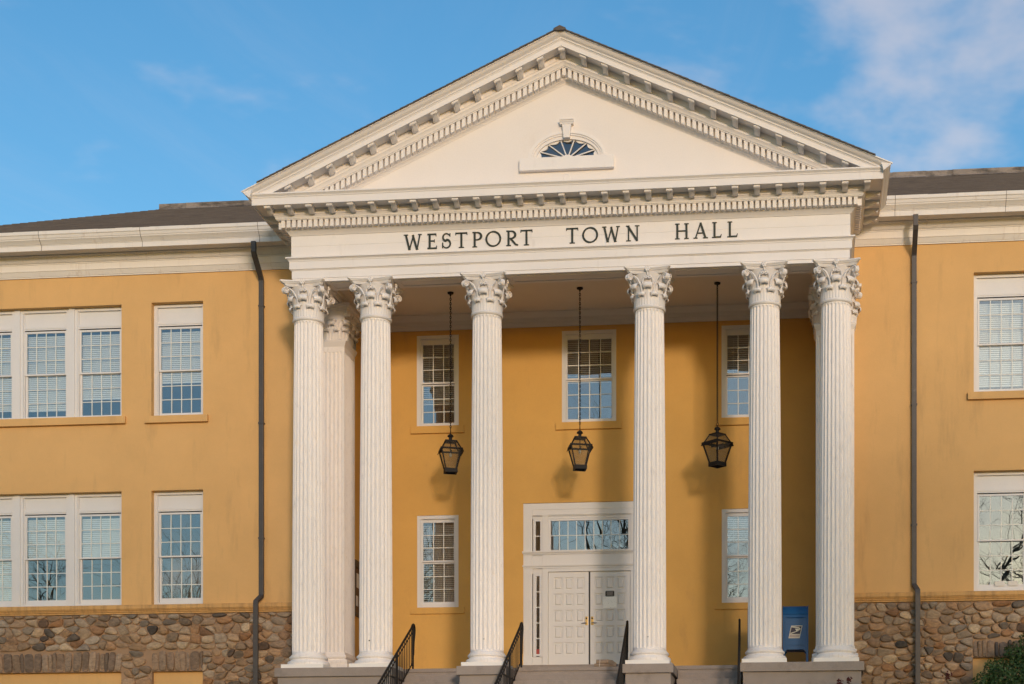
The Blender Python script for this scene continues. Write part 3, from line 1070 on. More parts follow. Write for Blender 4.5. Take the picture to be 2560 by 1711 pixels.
def leaf_mesh(h, w, curl, rb, flare):
    """an acanthus leaf hugging a bell of radius rb (0 = flat face), local +x is outward, z up, base at z=0."""
    nu, path = 10, []
    for i in range(9):
        t = i / 8
        path.append((.012 + flare * t * t, h * .82 * t))
    cx, cz = path[-1][0] + curl, path[-1][1]
    for i in range(1, 13):
        a = math.pi - R(24) * i
        rr = curl * (1 - .028 * i)
        path.append((cx + rr * math.cos(a), cz + h * .18 / curl * rr * math.sin(a) if math.sin(a) > 0 else cz + rr * 1.1 * math.sin(a)))
    npt = len(path)
    vs, fs = [], []
    for j, (d, z) in enumerate(path):
        t = j / (npt - 1)
        ww = w * (.92 + .14 * math.sin(math.pi * min(t * 1.6, 1.0)) - .42 * max(0, t - .32) / .68)
        ww *= 1 + (.05 * math.sin(j * 2.1) if t < .5 else 0)
        for i in range(nu + 1):
            u = -1 + 2 * i / nu
            y = u * ww
            rp = max(0.0, 1 - 1.5 * t)
            dd = d + .010 * rp * math.cos(3 * math.pi * u) + .010 * (1 - u * u) - .030 * t * u ** 4
            zz2 = z - .022 * u ** 4 * (.3 + .7 * t) + .006 * rp * math.cos(5 * math.pi * u)
            if rb:
                a = y / rb
                r = rb + dd
                vs.append((r * math.cos(a), r * math.sin(a), zz2))
            else:
                vs.append((dd, y, zz2))
    for j in range(npt - 1):
        for i in range(nu):
            fs.append((j * (nu + 1) + i, j * (nu + 1) + i + 1, (j + 1) * (nu + 1) + i + 1, (j + 1) * (nu + 1) + i))
    return MB().add(vs, fs).mesh('acanthus_leaf', 'white', smooth=70)


def volute_mesh():
    """corner scroll in the local xz plane, +x outward on the diagonal."""
    m = MB()
    path = [(.30, 8.25), (.335, 8.36), (.385, 8.46), (.45, 8.545), (.515, 8.592), (.575, 8.603)]
    c = (.578, 8.533)
    for i in range(0, 26):
        a = R(85 - 27 * i)
        r = .072 * (1 - i / 30)
        path.append((c[0] + r * math.cos(a), c[1] + r * math.sin(a)))
    for off, rad in ((-.036, .017), (.036, .017), (0, .013)):
        m.tube([(x, off, z) for x, z in path], [rad] * 5 + [rad * (1 - .022 * i) for i in range(len(path) - 5)], 6)
    m.prism([(c[0] + .058 * math.cos(R(24 * i)), c[1] + .058 * math.sin(R(24 * i))) for i in range(15)], 'y', -.028, .028)
    m.prism([(.29, 8.25), (.33, 8.25), (.40, 8.44), (.47, 8.53), (.56, 8.58), (.56, 8.605), (.46, 8.57), (.36, 8.47)], 'y', -.026, .026)
    return m.mesh('volute', 'white', smooth=60)


def abacus_mesh(hw, z0, z1):
    m = MB()

    def loop(h, cut, con):
        pts = []
        for q in range(4):
            a = q * math.pi / 2
            seg = []
            for i in range(11):
                u = -1 + 2 * i / 10
                x = h - con * (1 - u * u)
                y = u * (h - cut)
                seg.append((x, y))
            for x, y in seg:
                pts.append((x * math.cos(a) - y * math.sin(a), x * math.sin(a) + y * math.cos(a)))
        return pts
    rings = [(hw * .80, .045, .075, z0), (hw * .86, .05, .085, z0 + .03), (hw * .885, .05, .085, z0 + .055), (hw * .93, .045, .085, z0 + .06), (hw * .96, .04, .085, z0 + .085), (hw, .035, .085, z0 + .10),
             (hw, .035, .085, z1 - .003)]
    vs, fs = [], []
    for h, cut, con, z in rings:
        vs += [(x, y, z) for x, y in loop(h, cut, con)]
    n = 44
    for j in range(len(rings) - 1):
        for i in range(n):
            k = (i + 1) % n
            fs.append((j * n + i, j * n + k, (j + 1) * n + k, (j + 1) * n + i))
    fs.append(tuple(range(n - 1, -1, -1)))
    fs.append(tuple(range((len(rings) - 1) * n, len(rings) * n)))
    return m.add(vs, fs).mesh('abacus', 'white', smooth=40)


def rosette_mesh():
    m = MB()
    m.sphere((0, 0, 0), .03, 10, 6)
    for i in range(6):
        a = math.pi * 2 * i / 6
        m.sphere((.0, .040 * math.cos(a), .040 * math.sin(a)), .026, 8, 5)
    m.tube([(-.02, 0, -.04), (-.02, 0, -.13)], [.022, .014], 6)
    return m.mesh('rosette', 'white', smooth=60)


def helix_mesh(side):
    """stalk and inner spiral on one face, local +x outward, y along the face."""
    m = MB()
    p = [(.36, side * .13, 8.28), (.375, side * .12, 8.40), (.395, side * .10, 8.50), (.415, side * .07, 8.565), (.425, side * .045, 8.575)]
    c = (side * .045, 8.535)
    for i in range(16):
        a = R(90 + side * 30 * i)
        r = .04 * (1 - i / 20)
        p.append((.43, c[0] + r * math.cos(a), c[1] + r * math.sin(a)))
    m.tube(p, [.022, .02, .018] + [.015] * (len(p) - 3), 6)
    m.tube([(.355, side * .13, 8.22), (.385, side * .15, 8.36), (.43, side * .22, 8.50), (.44, side * .30, 8.57)], [.03, .024, .018, .012], 6)
    return m.mesh('helix', 'white', smooth=60)


ZSH0, ZSH1 = .36, 7.895
shaft_me = shaft_mesh('column', .374, .322, ZSH0, ZSH1)
base_prof = [(.47, .095), (.478, .12), (.48, .145), (.472, .172), (.455, .19), (.425, .192), (.422, .205), (.408, .212), (.402, .225), (.408, .238), (.428, .246), (.436, .262), (.437, .278),
             (.43, .296), (.412, .306), (.405, .307), (.405, .322), (.392, .33), (.380, .348), (.376, .362)]
base_me = MB().lathe(base_prof, 48).mesh('base', 'white_shaft', smooth=40)
plinth_me = bx(-.49, .49, -.49, .49, 0.001, .096).mesh('plinth', 'plinth', bevel=.004)
astr_me = MB().lathe([(.322, 7.89), (.345, 7.893), (.352, 7.90), (.352, 7.905), (.358, 7.912), (.364, 7.928), (.362, 7.945), (.352, 7.957), (.335, 7.962)], 40).mesh('astragal', 'white', smooth=40)
bell_me = MB().lathe([(.318, 7.955), (.315, 8.10), (.32, 8.25), (.335, 8.40), (.365, 8.52), (.41, 8.60), (.43, 8.635), (.40, 8.66)], 40).mesh('capital', 'white', smooth=50)
abac_me = abacus_mesh(.522, 8.628, 8.756)
leaf1 = leaf_mesh(.27, .108, .050, .318, .016)
leaf2 = leaf_mesh(.47, .110, .062, .318, .055)
vol_me = volute_mesh()
ros_me = rosette_mesh()
hel_me = [helix_mesh(-1), helix_mesh(1)]
hole_me = MB().lathe([(.016, 0), (.016, .004)], 12).mesh('drain_hole', 'black')


def place(name, me, parent, x, y, a=0.0, z=0.0):
    return link(name, me, parent, (x, y, z), a)


for ci, cxp in enumerate(CXS):
    c = link('column', shaft_me, hall, (cxp, 0, 0), R(7.5) * 0)
    for nm, me in (('plinth', plinth_me), ('base', base_me), ('astragal', astr_me), ('capital', bell_me), ('abacus', abac_me)):
        link(nm, me, c)
    for k in range(8):
        place('acanthus_leaf', leaf1, c, 0, 0, R(45 * k + 22.5), 7.962)
        place('acanthus_leaf', leaf2, c, 0, 0, R(45 * k), 7.962)
    for k in range(4):
        place('volute', vol_me, c, 0, 0, R(45 + 90 * k))
        a = R(90 * k)
        place('rosette', ros_me, c, .475 * math.cos(a), .475 * math.sin(a), a, 8.70)
        for h in hel_me:
            place('helix', h, c, 0, 0, a)
    if ci in (1, 2, 3):
        o = link('drain_hole', hole_me, c)
        o.matrix_basis = Matrix.Translation((.0 if ci > 1 else -.05, -.368, .62)) @ Matrix.Rotation(R(90), 4, 'X')

# square piers behind the end columns ---------------------------------------
PW = .435


def pier_shaft():
    z0, z1 = .58, 7.895
    m = MB()
    nf = 8
    pts = []
    bay = (2 * PW - .08) / nf
    side = []
    x = -PW + .04
    side.append((-PW, 0.0))
    for k in range(nf):
        b0 = x + k * bay
        for t in range(7):
            u = -1 + 2 * t / 6
            side.append((b0 + bay / 2 + u * bay * .38, .024 * math.sqrt(max(0, 1 - u * u))))
    for q in range(4):
        a = q * math.pi / 2
        for u, d in side:
            X, Y = u, -(PW - d)
            pts.append((X * math.cos(a) - Y * math.sin(a), X * math.sin(a) + Y * math.cos(a)))
    m.prism(pts, 'z', z0, z1 - .22)
    m.box(-PW, PW, -PW, PW, z1 - .22, z1)
    return m.mesh('pier', 'white_shaft', smooth=50)


pier_me = pier_shaft()


def sq_lathe(prof, name, mat):
    m = MB()
    vs = []
    for r, z in prof:
        vs += [(-r, -r, z), (r, -r, z), (r, r, z), (-r, r, z)]
    fs = [(j * 4 + i, j * 4 + (i + 1) % 4, (j + 1) * 4 + (i + 1) % 4, (j + 1) * 4 + i) for j in range(len(prof) - 1) for i in range(4)]
    fs += [(3, 2, 1, 0), tuple((len(prof) - 1) * 4 + i for i in range(4))]
    return m.add(vs, fs).mesh(name, mat)


pbase = sq_lathe([(PW + .10, .101), (PW + .10, .30), (PW + .075, .302), (PW + .09, .33), (PW + .09, .37), (PW + .075, .40), (PW + .03, .405), (PW + .025, .43), (PW + .05, .44), (PW + .06, .47),
                  (PW + .05, .50), (PW + .02, .505), (PW + .015, .55), (PW + .002, .585)], 'base', 'white_shaft')
pastr = sq_lathe([(PW, 7.80), (PW + .025, 7.86), (PW + .04, 7.90), (PW + .045, 7.93), (PW + .03, 7.955)], 'astragal', 'white')
pbell = sq_lathe([(PW - .01, 7.954), (PW - .012, 8.25), (PW + .02, 8.50), (PW + .06, 8.63)], 'capital', 'white')
pabac = sq_lathe([(PW + .08, 8.625), (PW + .11, 8.66), (PW + .12, 8.70), (PW + .16, 8.72), (PW + .16, 8.785)], 'abacus', 'white')
pl1 = leaf_mesh(.28, .13, .048, 0, .012)
pl2 = leaf_mesh(.46, .13, .066, 0, .05)
PY = 1.35 + PW
for s in (-1, 1):
    c = link('pier', pier_me, hall, (s * 5.965, PY, 0))
    for nm, me in (('base', pbase), ('astragal', pastr), ('capital', pbell), ('abacus', pabac)):
        link(nm, me, c)
    for k in range(4):
        a = R(90 * k)
        ca, sa = math.cos(a), math.sin(a)
        for off in (-.27, 0, .27):
            x, y = PW - .02, off
            place('acanthus_leaf', pl1, c, x * ca - y * sa, x * sa + y * ca, a, 7.955)
        for off in (-.15, .15):
            x, y = PW - .02, off
            place('acanthus_leaf', pl2, c, x * ca - y * sa, x * sa + y * ca, a, 7.955)
        b = R(45 + 90 * k)
        x = PW * 1.3
        place('acanthus_leaf', pl2, c, x * math.cos(b), x * math.sin(b), b, 7.955)
        place('acanthus_leaf', pl1, c, x * math.cos(b), x * math.sin(b), b, 7.955)
        o = place('volute', vol_me, c, .17 * math.cos(b), .17 * math.sin(b), b)
        x = PW + .10
        place('rosette', ros_me, c, x * ca, x * sa, a, 8.69)

# pedestals and porch floor ---------------------------------------------------
for x0, x1 in ((-6.57, -3.87), (-2.41, -1.29), (1.30, 2.42), (3.88, 6.56)):
    ped = bx(x0 + .06, x1 - .06, -.545, .74, GZ - .2, -.2045).build('pedestal', 'granite', hall, bevel=.008)
    bx(x0, x1, -.605, .748, -.20, 0.0).build('cap_stone', 'granite', ped, bevel=.012)
fl = bx(-6.35, 6.35, .752, YB - .002, -.25, .10).build('porch_floor', 'granite', hall, bevel=.006)
bx(-1.72, 1.72, 3.06, YB + .05, .101, .425).build('door_threshold', 'granite', fl, bevel=.01)

# ------------------------------------------------------------------ entrance stairs
stairs = thing('entrance_stairs', 'flight of grey granite steps rising between the column pedestals', 'stairs', (0, -1.2, GZ))
ris, trd = .1818, .30
for k in range(11):
    zt = .10 - ris * (k + 1)
    yf = .752 - trd * (k + 1)
    segs = [(-3.86, -2.42), (-1.28, 1.29), (2.43, 3.87)] if yf > -.62 else [(-3.86, 3.87)]
    if yf > -.62:
        for a, b in segs:
            bx(a, b, yf, yf + trd + .05, zt - ris + .004, zt).build('step', 'granite', stairs, bevel=.010)
    else:
        bx(-3.86, 3.87, yf, yf + trd + .05 if k > 5 else yf + trd, zt - ris + .004, zt).build('step', 'granite', stairs, bevel=.010)

# nosing slab of the porch floor between the pedestals
for a, b in ((-3.86, -2.42), (-1.28, 1.29), (2.43, 3.87)):
    bx(a, b, .725, .753, .015, .099).build('nosing', 'granite', fl, bevel=.006)

# ------------------------------------------------------------------ fieldstone base
def clip(poly, nx, nz, d):
    out = []
    for i in range(len(poly)):
        p, q = poly[i], poly[(i + 1) % len(poly)]
        a, b = nx * p[0] + nz * p[1] - d, nx * q[0] + nz * q[1] - d
        if a <= 0:
            out.append(p)
        if (a < 0 < b) or (b < 0 < a):
            t = a / (a - b)
            out.append((p[0] + (q[0] - p[0]) * t, p[1] + (q[1] - p[1]) * t))
    return out


def stone_geo(poly, gap, prot, seed):
    rnd = random.Random(seed)
    cx = sum(p[0] for p in poly) / len(poly)
    cz = sum(p[1] for p in poly) / len(poly)
    q = []
    for x, z in poly:
        d = math.hypot(x - cx, z - cz)
        k = max(.35, (d - gap * 1.25) / d)
        q.append((cx + (x - cx) * k, cz + (z - cz) * k))
    for _ in range(3):
        r = []
        for i in range(len(q)):
            a, b = q[i], q[(i + 1) % len(q)]
            r += [(a[0] * .74 + b[0] * .26, a[1] * .74 + b[1] * .26), (a[0] * .26 + b[0] * .74, a[1] * .26 + b[1] * .74)]
        q = r
    while len(q) > 26:
        q = q[::2]
    n = len(q)
    vs, fs = [], []
    tx, tz = rnd.uniform(-.25, .25), rnd.uniform(-.1, .3)
    for sc_, dep in ((1.0, -.03), (.985, prot * .45), (.90, prot * .82), (.66, prot * 1.0), (.32, prot * 1.06)):
        for i, (x, z) in enumerate(q):
            j = .010 * noise.noise(Vector((x * 9 + seed, z * 9, dep * 20))) if sc_ < 1 else 0
            dx, dz = (x - cx) * sc_, (z - cz) * sc_
            vs.append((cx + dx, -(dep + j + (dx * tx + dz * tz if sc_ < .95 else 0)), cz + dz))
    for r_ in range(4):
        for i in range(n):
            k = (i + 1) % n
            fs.append((r_ * n + i, r_ * n + k, (r_ + 1) * n + k, (r_ + 1) * n + i))
    fs.append(tuple(range(4 * n, 5 * n)))
    area = .5 * abs(sum(q[i][0] * q[(i + 1) % n][1] - q[(i + 1) % n][0] * q[i][1] for i in range(n)))
    return vs, fs, area, (cx, cz)


def field(x0, x1, z0, z1, excl, seed):
    rnd = random.Random(seed)
    AZ = 1.6
    pts = []
    z = z0 + .06
    row = 0
    while z < z1:
        rh = rnd.uniform(.135, .215)
        x = x0 + rnd.uniform(0, .2)
        while x < x1:
            w = rnd.choice((.12, .17, .21, .25, .28, .32, .38, .46)) * rnd.uniform(.9, 1.1)
            pts.append((x + w / 2, z + rnd.uniform(-.075, .075)))
            x += w
        z += rh
        row += 1
    cells = []
    for i, (px, pz) in enumerate(pts):
        ok = True
        poly = [(x0, z0), (x1, z0), (x1, z1), (x0, z1)]
        for ex0, ex1, ez1 in excl:
            if ex0 < px < ex1 and pz < ez1:
                ok = False
        if not ok:
            continue
        for j, (qx, qz) in enumerate(pts):
            if i == j or abs(qx - px) > .9 or abs(qz - pz) > .7:
                continue
            # anisotropic bisector
            nx, nz = (qx - px), (qz - pz) * AZ * AZ
            d = ((qx * qx - px * px) + AZ * AZ * (qz * qz - pz * pz)) / 2
            poly = clip(poly, nx, nz, d)
            if len(poly) < 3:
                break
        for ex0, ex1, ez1 in excl:
            if len(poly) < 3:
                break
            if pz >= ez1 and min(p[1] for p in poly) < ez1 and max(p[0] for p in poly) > ex0 and min(p[0] for p in poly) < ex1:
                poly = clip(poly, 0, -1, -ez1)
            elif px <= ex0:
                poly = clip(poly, 1, 0, ex0) if pz < ez1 else poly
            elif px >= ex1 and pz < ez1:
                poly = clip(poly, -1, 0, -ex1)
        if len(poly) >= 3:
            cells.append(poly)
    return cells


LTOP, LBOT = .735, .222
exL = [(-15.4, -11.17, LTOP), (-10.40, -9.13, LTOP)]
exR = [(9.10, 10.42, .73)]
allst = []
for x0, x1, ex, sd in ((WL, -6.30, exL, 3), (6.30, 13.0, exR, 8)):
    wall_holes = [(e[0], e[1], GZ + .4, LBOT if e[0] < 0 else .32) for e in ex]
    sb = wall_mesh(MB(), x0 if x0 < 0 else 5.7, -5.7 if x0 < 0 else WR, GZ - .3, BELT0 + .06, wall_holes, YW + .012, YW + .34).build('stone_base', 'mortar', hall, merge=True)
    for e in wall_holes:
        bx(e[0] - .02, e[1] + .02, YW + .13, YW + .3, GZ + .35, e[3] + .03).build('blocked_window', 'stucco', sb)
    for ce_ in field(x0, x1, GZ - .1, BELT0 - .004, ex, sd):
        allst.append((ce_, sb))
    # upright lintel stones over the blocked windows
    rnd = random.Random(sd)
    for e in ex:
        zb = LBOT if e[0] < 0 else .32
        x = e[0] + .01
        mid = (e[0] + e[1]) / 2
        while x < e[1] - .03:
            w = min(rnd.choice((.09, .11, .14, .17, .20, .24)), e[1] - x)
            if e[1] - x - w < .06:
                w = e[1] - x
            lean = max(-.05, min(.05, (x + w / 2 - mid) * .03)) + rnd.uniform(-.012, .012)
            zt = e[2] - .015 - rnd.uniform(0, .06)
            poly = [(x, zb + .004), (x + w * .5, zb - .004), (x + w, zb + .004), (x + w + lean * .5, (zb + zt) / 2), (x + w + lean, zt), (x + w * .5 + lean, zt + .012), (x + lean, zt), (x + lean * .5, (zb + zt) / 2)]
            vs, fs, ar, cc = stone_geo(poly, .006, rnd.uniform(.025, .05), int(x * 1000))
            vs = [(a, b + YW + .012, c) for a, b, c in vs]
            MB().add(vs, fs).build('lintel_stone', 'lintel', sb, smooth=55)
            x += w
geo = []
for i, (poly, sb) in enumerate(allst):
    vs, fs, ar, cc = stone_geo(poly, .006, random.uniform(.04, .085), i)
    if ar < .004:
        continue
    vis = 1 if (-14.4 < cc[0] < 10.4 and cc[1] > -.32) else 0
    geo.append((vis, ar, [(a, b + YW + .012, c) for a, b, c in vs], fs, sb))
geo.sort(key=lambda t: (-t[0], -t[1]))
rest = {}
for i, (vis, ar, vs, fs, sb) in enumerate(geo):
    if i < 300:
        MB().add(vs, fs).build('stone', 'stone', sb, smooth=60)
    else:
        rest.setdefault(sb.name, (MB(), sb))[0].add(vs, fs)
for m, sb in rest.values():
    o = m.build('small_stones', 'stone', sb, smooth=60)
    o['kind'] = 'stuff'


# ------------------------------------------------------------------ windows
pane_cache = {}


def panes(win, x0, x1, z0, z1, nx, nz, y, mw=.017):
    """panes between muntins, each its own piece; returns nothing."""
    pw, ph = (x1 - x0) / nx, (z1 - z0) / nz
    key = (round(pw, 3), round(ph, 3))
    if key not in pane_cache:
        pane_cache[key] = bx(-pw / 2, pw / 2, -.002, .002, -ph / 2, ph / 2).mesh('pane', 'glass')
    for i in range(nx):
        for j in range(nz):
            o = link('pane', pane_cache[key], win, (x0 + pw * (i + .5), y, z0 + ph * (j + .5)))
            o.rotation_euler = (random.gauss(0, .0025), 0, random.gauss(0, .0025))
    m = MB()
    for i in range(1, nx):
        x = x0 + pw * i
        m.box(x - mw / 2, x + mw / 2, y - .012, y + .012, z0, z1)
    for j in range(1, nz):
        z = z0 + ph * j
        m.box(x0, x1, y - .0105, y + .0105, z - mw / 2, z + mw / 2)
    m.build('muntin', 'muntin', win)


def sash(win, x0, x1, z0, z1, y, st=.045, rail_b=.05, rail_t=.045):
    """sash frame round the glass rectangle given."""
    m = MB()
    m.box(x0 - st, x0, y - .022, y + .022, z0 - rail_b, z1 + rail_t)
    m.box(x1, x1 + st, y - .022, y + .022, z0 - rail_b, z1 + rail_t)
    m.box(x0, x1, y - .0215, y + .0215, z1, z1 + rail_t)
    m.box(x0, x1, y - .0215, y + .0215, z0 - rail_b, z0)
    m.build('sash', 'frame', win)


def blind(win, x0, x1, z0, z1, y, mat='blind', tilt=38, pitch=.048):
    m = MB()
    z = z1
    c, s = math.cos(R(tilt)) * .024, math.sin(R(tilt)) * .024
    while z > z0:
        m.add([(x0, y - c, z - s), (x1, y - c, z - s), (x1, y + c, z + s), (x0, y + c, z + s)], [(0, 1, 2, 3)])
        z -= pitch
    m.box(x0, x1, y - .014, y + .014, z0 - .02, z0 - .002)
    for x in (x0 + (x1 - x0) * .2, x0 + (x1 - x0) * .8):
        m.box(x - .002, x + .002, y - .027, y - .025, z0, z1)
    m.build('blind', mat, win)


def window(x0, x1, z0, z1, yw, ug, lg, gx, nx, panel=None, blind_to=None, rec=.19, fw=.075, label=None, tilt=64, casing=False, bl='blind'):
    """double-hung window filling the opening; ug/lg: glass z ranges; gx: glass x range."""
    y = yw + rec
    m = MB()
    d0, d1 = y - .03, y + .14
    m.box(x0, x0 + fw, d0, d1, z0, z1)
    m.box(x1 - fw, x1, d0, d1, z0, z1)
    m.box(x0 + fw, x1 - fw, d0, d1, z1 - fw, z1)
    m.box(x0 + fw, x1 - fw, d0 - .01, d1, z0, z0 + .075)
    # inner stops
    m.box(x0 + fw, x0 + fw + .022, y + .0, d1, z0 + .075, z1 - fw)
    m.box(x1 - fw - .022, x1 - fw, y + .0, d1, z0 + .075, z1 - fw)
    w = m.build('window', 'frame', hall)
    if label:
        w['label'] = label
    yu, yl = y + .045, y + .09
    if panel:
        pb = MB()
        pb.box(x0 + fw + .023, x1 - fw - .023, y + .025, y + .06, panel[0], z1 - fw - .001)
        pb.box(x0 + fw + .023, x1 - fw - .023, y - .005, y + .0195, panel[0] - .015, panel[0] + .05)
        pb.box(x0 + fw + .023, x1 - fw - .023, y + .005, y + .061, panel[0] - .05, panel[0] - .0155)
        pb.build('panel', 'frame', w)
    sash(w, gx[0], gx[1], ug[0], ug[1], yu, rail_b=.038, rail_t=.045 if panel else z1 - fw - ug[1] + .002)
    sash(w, gx[0], gx[1], lg[0], lg[1], yl, rail_t=.034, rail_b=lg[0] - z0 - .07)
    panes(w, gx[0], gx[1], ug[0], ug[1], nx, 3, yu)
    panes(w, gx[0], gx[1], lg[0], lg[1], nx, 3, yl)
    if blind_to is not None:
        blind(w, gx[0] - .02, gx[1] + .02, blind_to, ug[1] - .06, y + .142, bl, tilt)
    return w


def sill(w, x0, x1, z0, z1, yw, pr=.09):
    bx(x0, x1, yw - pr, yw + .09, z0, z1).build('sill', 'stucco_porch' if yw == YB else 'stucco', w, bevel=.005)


def wing_window(s, blu, bll, lu, ll):
    xs_ = sorted((s * OX0, s * OX1))
    cxm = sum(xs_) / 2
    gx = (cxm - .495, cxm + .495)
    w = window(xs_[0], xs_[1], UZ0, UZ1, YW, (7.55, 8.54), (6.51, 7.505), gx, 4, panel=(8.66,), blind_to=blu, label=lu)
    sill(w, xs_[0] - .14, xs_[1] + .14, 6.20, 6.368, YW)
    w = window(xs_[0], xs_[1], LZ0 + .006, LZ1, YW, (3.045, 4.045), (2.02, 3.01), gx, 4, panel=(4.165,), blind_to=bll, label=ll)


wing_window(-1, 7.27, None, 'single window of the left wing upstairs, blind half down', 'single window of the left wing downstairs')
wing_window(1, 6.6, None, 'window at the right edge upstairs, blind down', 'window at the right edge downstairs reflecting branches')
for fl_, (z0, z1, ug, lg, pn) in enumerate(((UZ0 + .02, UZ1 - .02, (7.55, 8.54), (6.51, 7.505), 8.66), (LZ0 + .006, LZ1, (3.045, 4.045), (2.02, 3.01), 4.165))):
    for k in range(3):
        xr = -(TX0 + k * (UNIT + MUL))
        xl = xr - UNIT
        bt = ((6.93, 6.68, 6.70), (3.06, 3.06, 2.0))[fl_][k]
        w = window(xl, xr, z0, z1, YW, ug, lg, ((xl + xr) / 2 - .487, (xl + xr) / 2 + .487), 4, panel=(pn,), blind_to=bt)
        if k < 2:
            bx(xl - MUL - .004, xl + .004, YW + .13, YW + .30, z0, z1).build('mullion', 'frame', w)
        if k == 0:
            if fl_ == 0:
                sill(w, -TX1 - .13, -TX0 + .12, 6.21, UZ0 + .018, YW)
for s in (-1, 1):
    c = s * PWX
    w = window(c - .53, c + .53, 6.422, 8.678, YB, (7.53, 8.46), (6.485, 7.445), (c - .392, c + .392), 3, blind_to=(7.02 if s < 0 else 7.45), rec=.035, fw=.085, tilt=30,
               label='porch window upstairs left' if s < 0 else 'porch window upstairs right, partly behind a column')
    sill(w, c - .67, c + .67, 6.24, 6.42, YB, .06)
    w = window(c - .525, c + .525, 1.927, 4.213, YB, (3.105, 4.045), (2.08, 3.03), (c - .39, c + .39), 3, blind_to=(2.07 if s < 0 else 3.5), rec=.05, fw=.085, tilt=30,
               label='porch window downstairs left' if s < 0 else 'porch window downstairs right, partly behind a column')
    sill(w, c - .68, c + .68, 1.765, 1.925, YB, .04)
w = window(-.672, .672, 6.422, 8.678, YB, (7.52, 8.475), (6.49, 7.45), (-.545, .545), 4, blind_to=7.45, rec=.035, fw=.085, tilt=30, label='porch window over the entrance')
sill(w, -.815, .815, 6.24, 6.42, YB, .06)

# ------------------------------------------------------------------ entrance
DY = YB + .03                    # face of the surround
ent = MB()
F0 = .43
for s in (-1, 1):
    a, b = sorted((s * 1.64, s * 1.42))
    ent.box(a, b, DY, DY + .25, F0, 4.46)                               # outer post
    a, b = sorted((s * 1.165, s * 1.0252))
    ent.box(a, b, DY, DY + .25, F0, 4.165)                              # post beside the door
    a, b = sorted((s * 1.42, s * 1.165))
    ent.box(a, b, DY + .06, DY + .25, F0, .68)                          # panel below the side light
    ent.box(a, b, DY + .03, DY + .25, 2.73, 3.235)
    ent.box(a, b, DY + .03, DY + .25, 4.08, 4.165)
ent.box(-1.42, 1.42, DY, DY + .25, 4.165, 4.46)
ent.box(-1.0252, 1.0252, DY + .001, DY + .25, 2.767, 3.235)
ent.box(-1.0252, 1.0252, DY + .02, DY + .25, 4.075, 4.165)
entr = ent.build('entrance_surround', 'door', hall, bevel=.004)
m = MB()
m.prism([(DY - .002, 3.19), (DY - .02, 3.19), (DY - .03, 3.22), (DY - .055, 3.24), (DY - .06, 3.272), (DY - .002, 3.28)], 'x', -1.66, 1.66)
m.build('cornice_strip', 'door', entr)
m = MB()
m.prism([(DY - .002, 2.85), (DY - .015, 2.85), (DY - .015, 2.88), (DY - .035, 2.90), (DY - .04, 2.93), (DY - .002, 2.935)], 'x', -1.655, 1.655)
m.build('cornice_strip', 'door', entr)
m = MB()
for z0, z1 in ((4.14, 4.152), (4.30, 4.312)):
    m.box(-1.42, 1.42, DY - .012, DY - .001, z0, z1)
for x in (-1.42, 1.408):
    m.box(x, x + .012, DY - .012, DY - .001, 4.152, 4.30)
m.build('panel_strip', 'door', entr)
for s in (-1, 1):
    m = MB()
    for k in range(4):
        x = s * (1.475 + k * .04)
        m.box(x - .011, x + .011, DY - .010, DY - .001, F0 + .28, 2.80)
    a, b = sorted((s * 1.655, s * 1.41))
    m.box(a, b, DY - .02, DY - .001, F0, F0 + .24)
    m.build('fluted_pilaster', 'door', entr)
    cxs = s * 1.2825
    m = MB()
    for z0, z1 in ((.70, .745), (2.672, 2.73)):
        m.box(cxs - .10, cxs + .10, DY + .035, DY + .09, z0, z1)
    m.box(cxs - .1175, cxs - .042, DY + .036, DY + .09, .68, 2.73)
    m.box(cxs + .042, cxs + .1175, DY + .036, DY + .09, .68, 2.73)
    sl = m.build('side_light', 'frame', entr)
    for k in range(5):
        z0 = .745 + k * .3854
        link('pane', bx(-.042, .042, -.002, .002, 0, .3854).mesh('pane', 'glass'), entr, (cxs, DY + .065, z0))
        if k:
            bx(cxs - .043, cxs + .043, DY + .05, DY + .08, z0 - .011, z0 + .011).build('muntin', 'muntin', entr)
    m = MB()
    m.box(cxs - .1175, cxs - .06, DY + .036, DY + .09, 3.235, 4.08)
    m.box(cxs + .06, cxs + .1175, DY + .036, DY + .09, 3.235, 4.08)
    m.box(cxs - .06, cxs + .06, DY + .036, DY + .09, 3.235, 3.297)
    m.box(cxs - .06, cxs + .06, DY + .036, DY + .09, 4.022, 4.08)
    m.box(cxs - .06, cxs + .06, DY + .05, DY + .08, 3.648, 3.67)
    m.build('corner_light', 'frame', entr)
    link('pane', bx(-.06, .06, -.002, .002, 3.297, 4.022).mesh('pane', 'glass'), entr, (cxs, DY + .065, 0))
tr = MB()
tr.box(-1.0252, -.962, DY + .03, DY + .09, 3.235, 4.075)
tr.box(.962, 1.0252, DY + .03, DY + .09, 3.235, 4.075)
tr.box(-.962, .962, DY + .03, DY + .09, 3.235, 3.302)
tr.box(-.962, .962, DY + .03, DY + .09, 4.023, 4.075)
trn = tr.build('transom_window', 'frame', hall)
panes(trn, -.962, .962, 3.302, 4.023, 9, 2, DY + .06, .016)
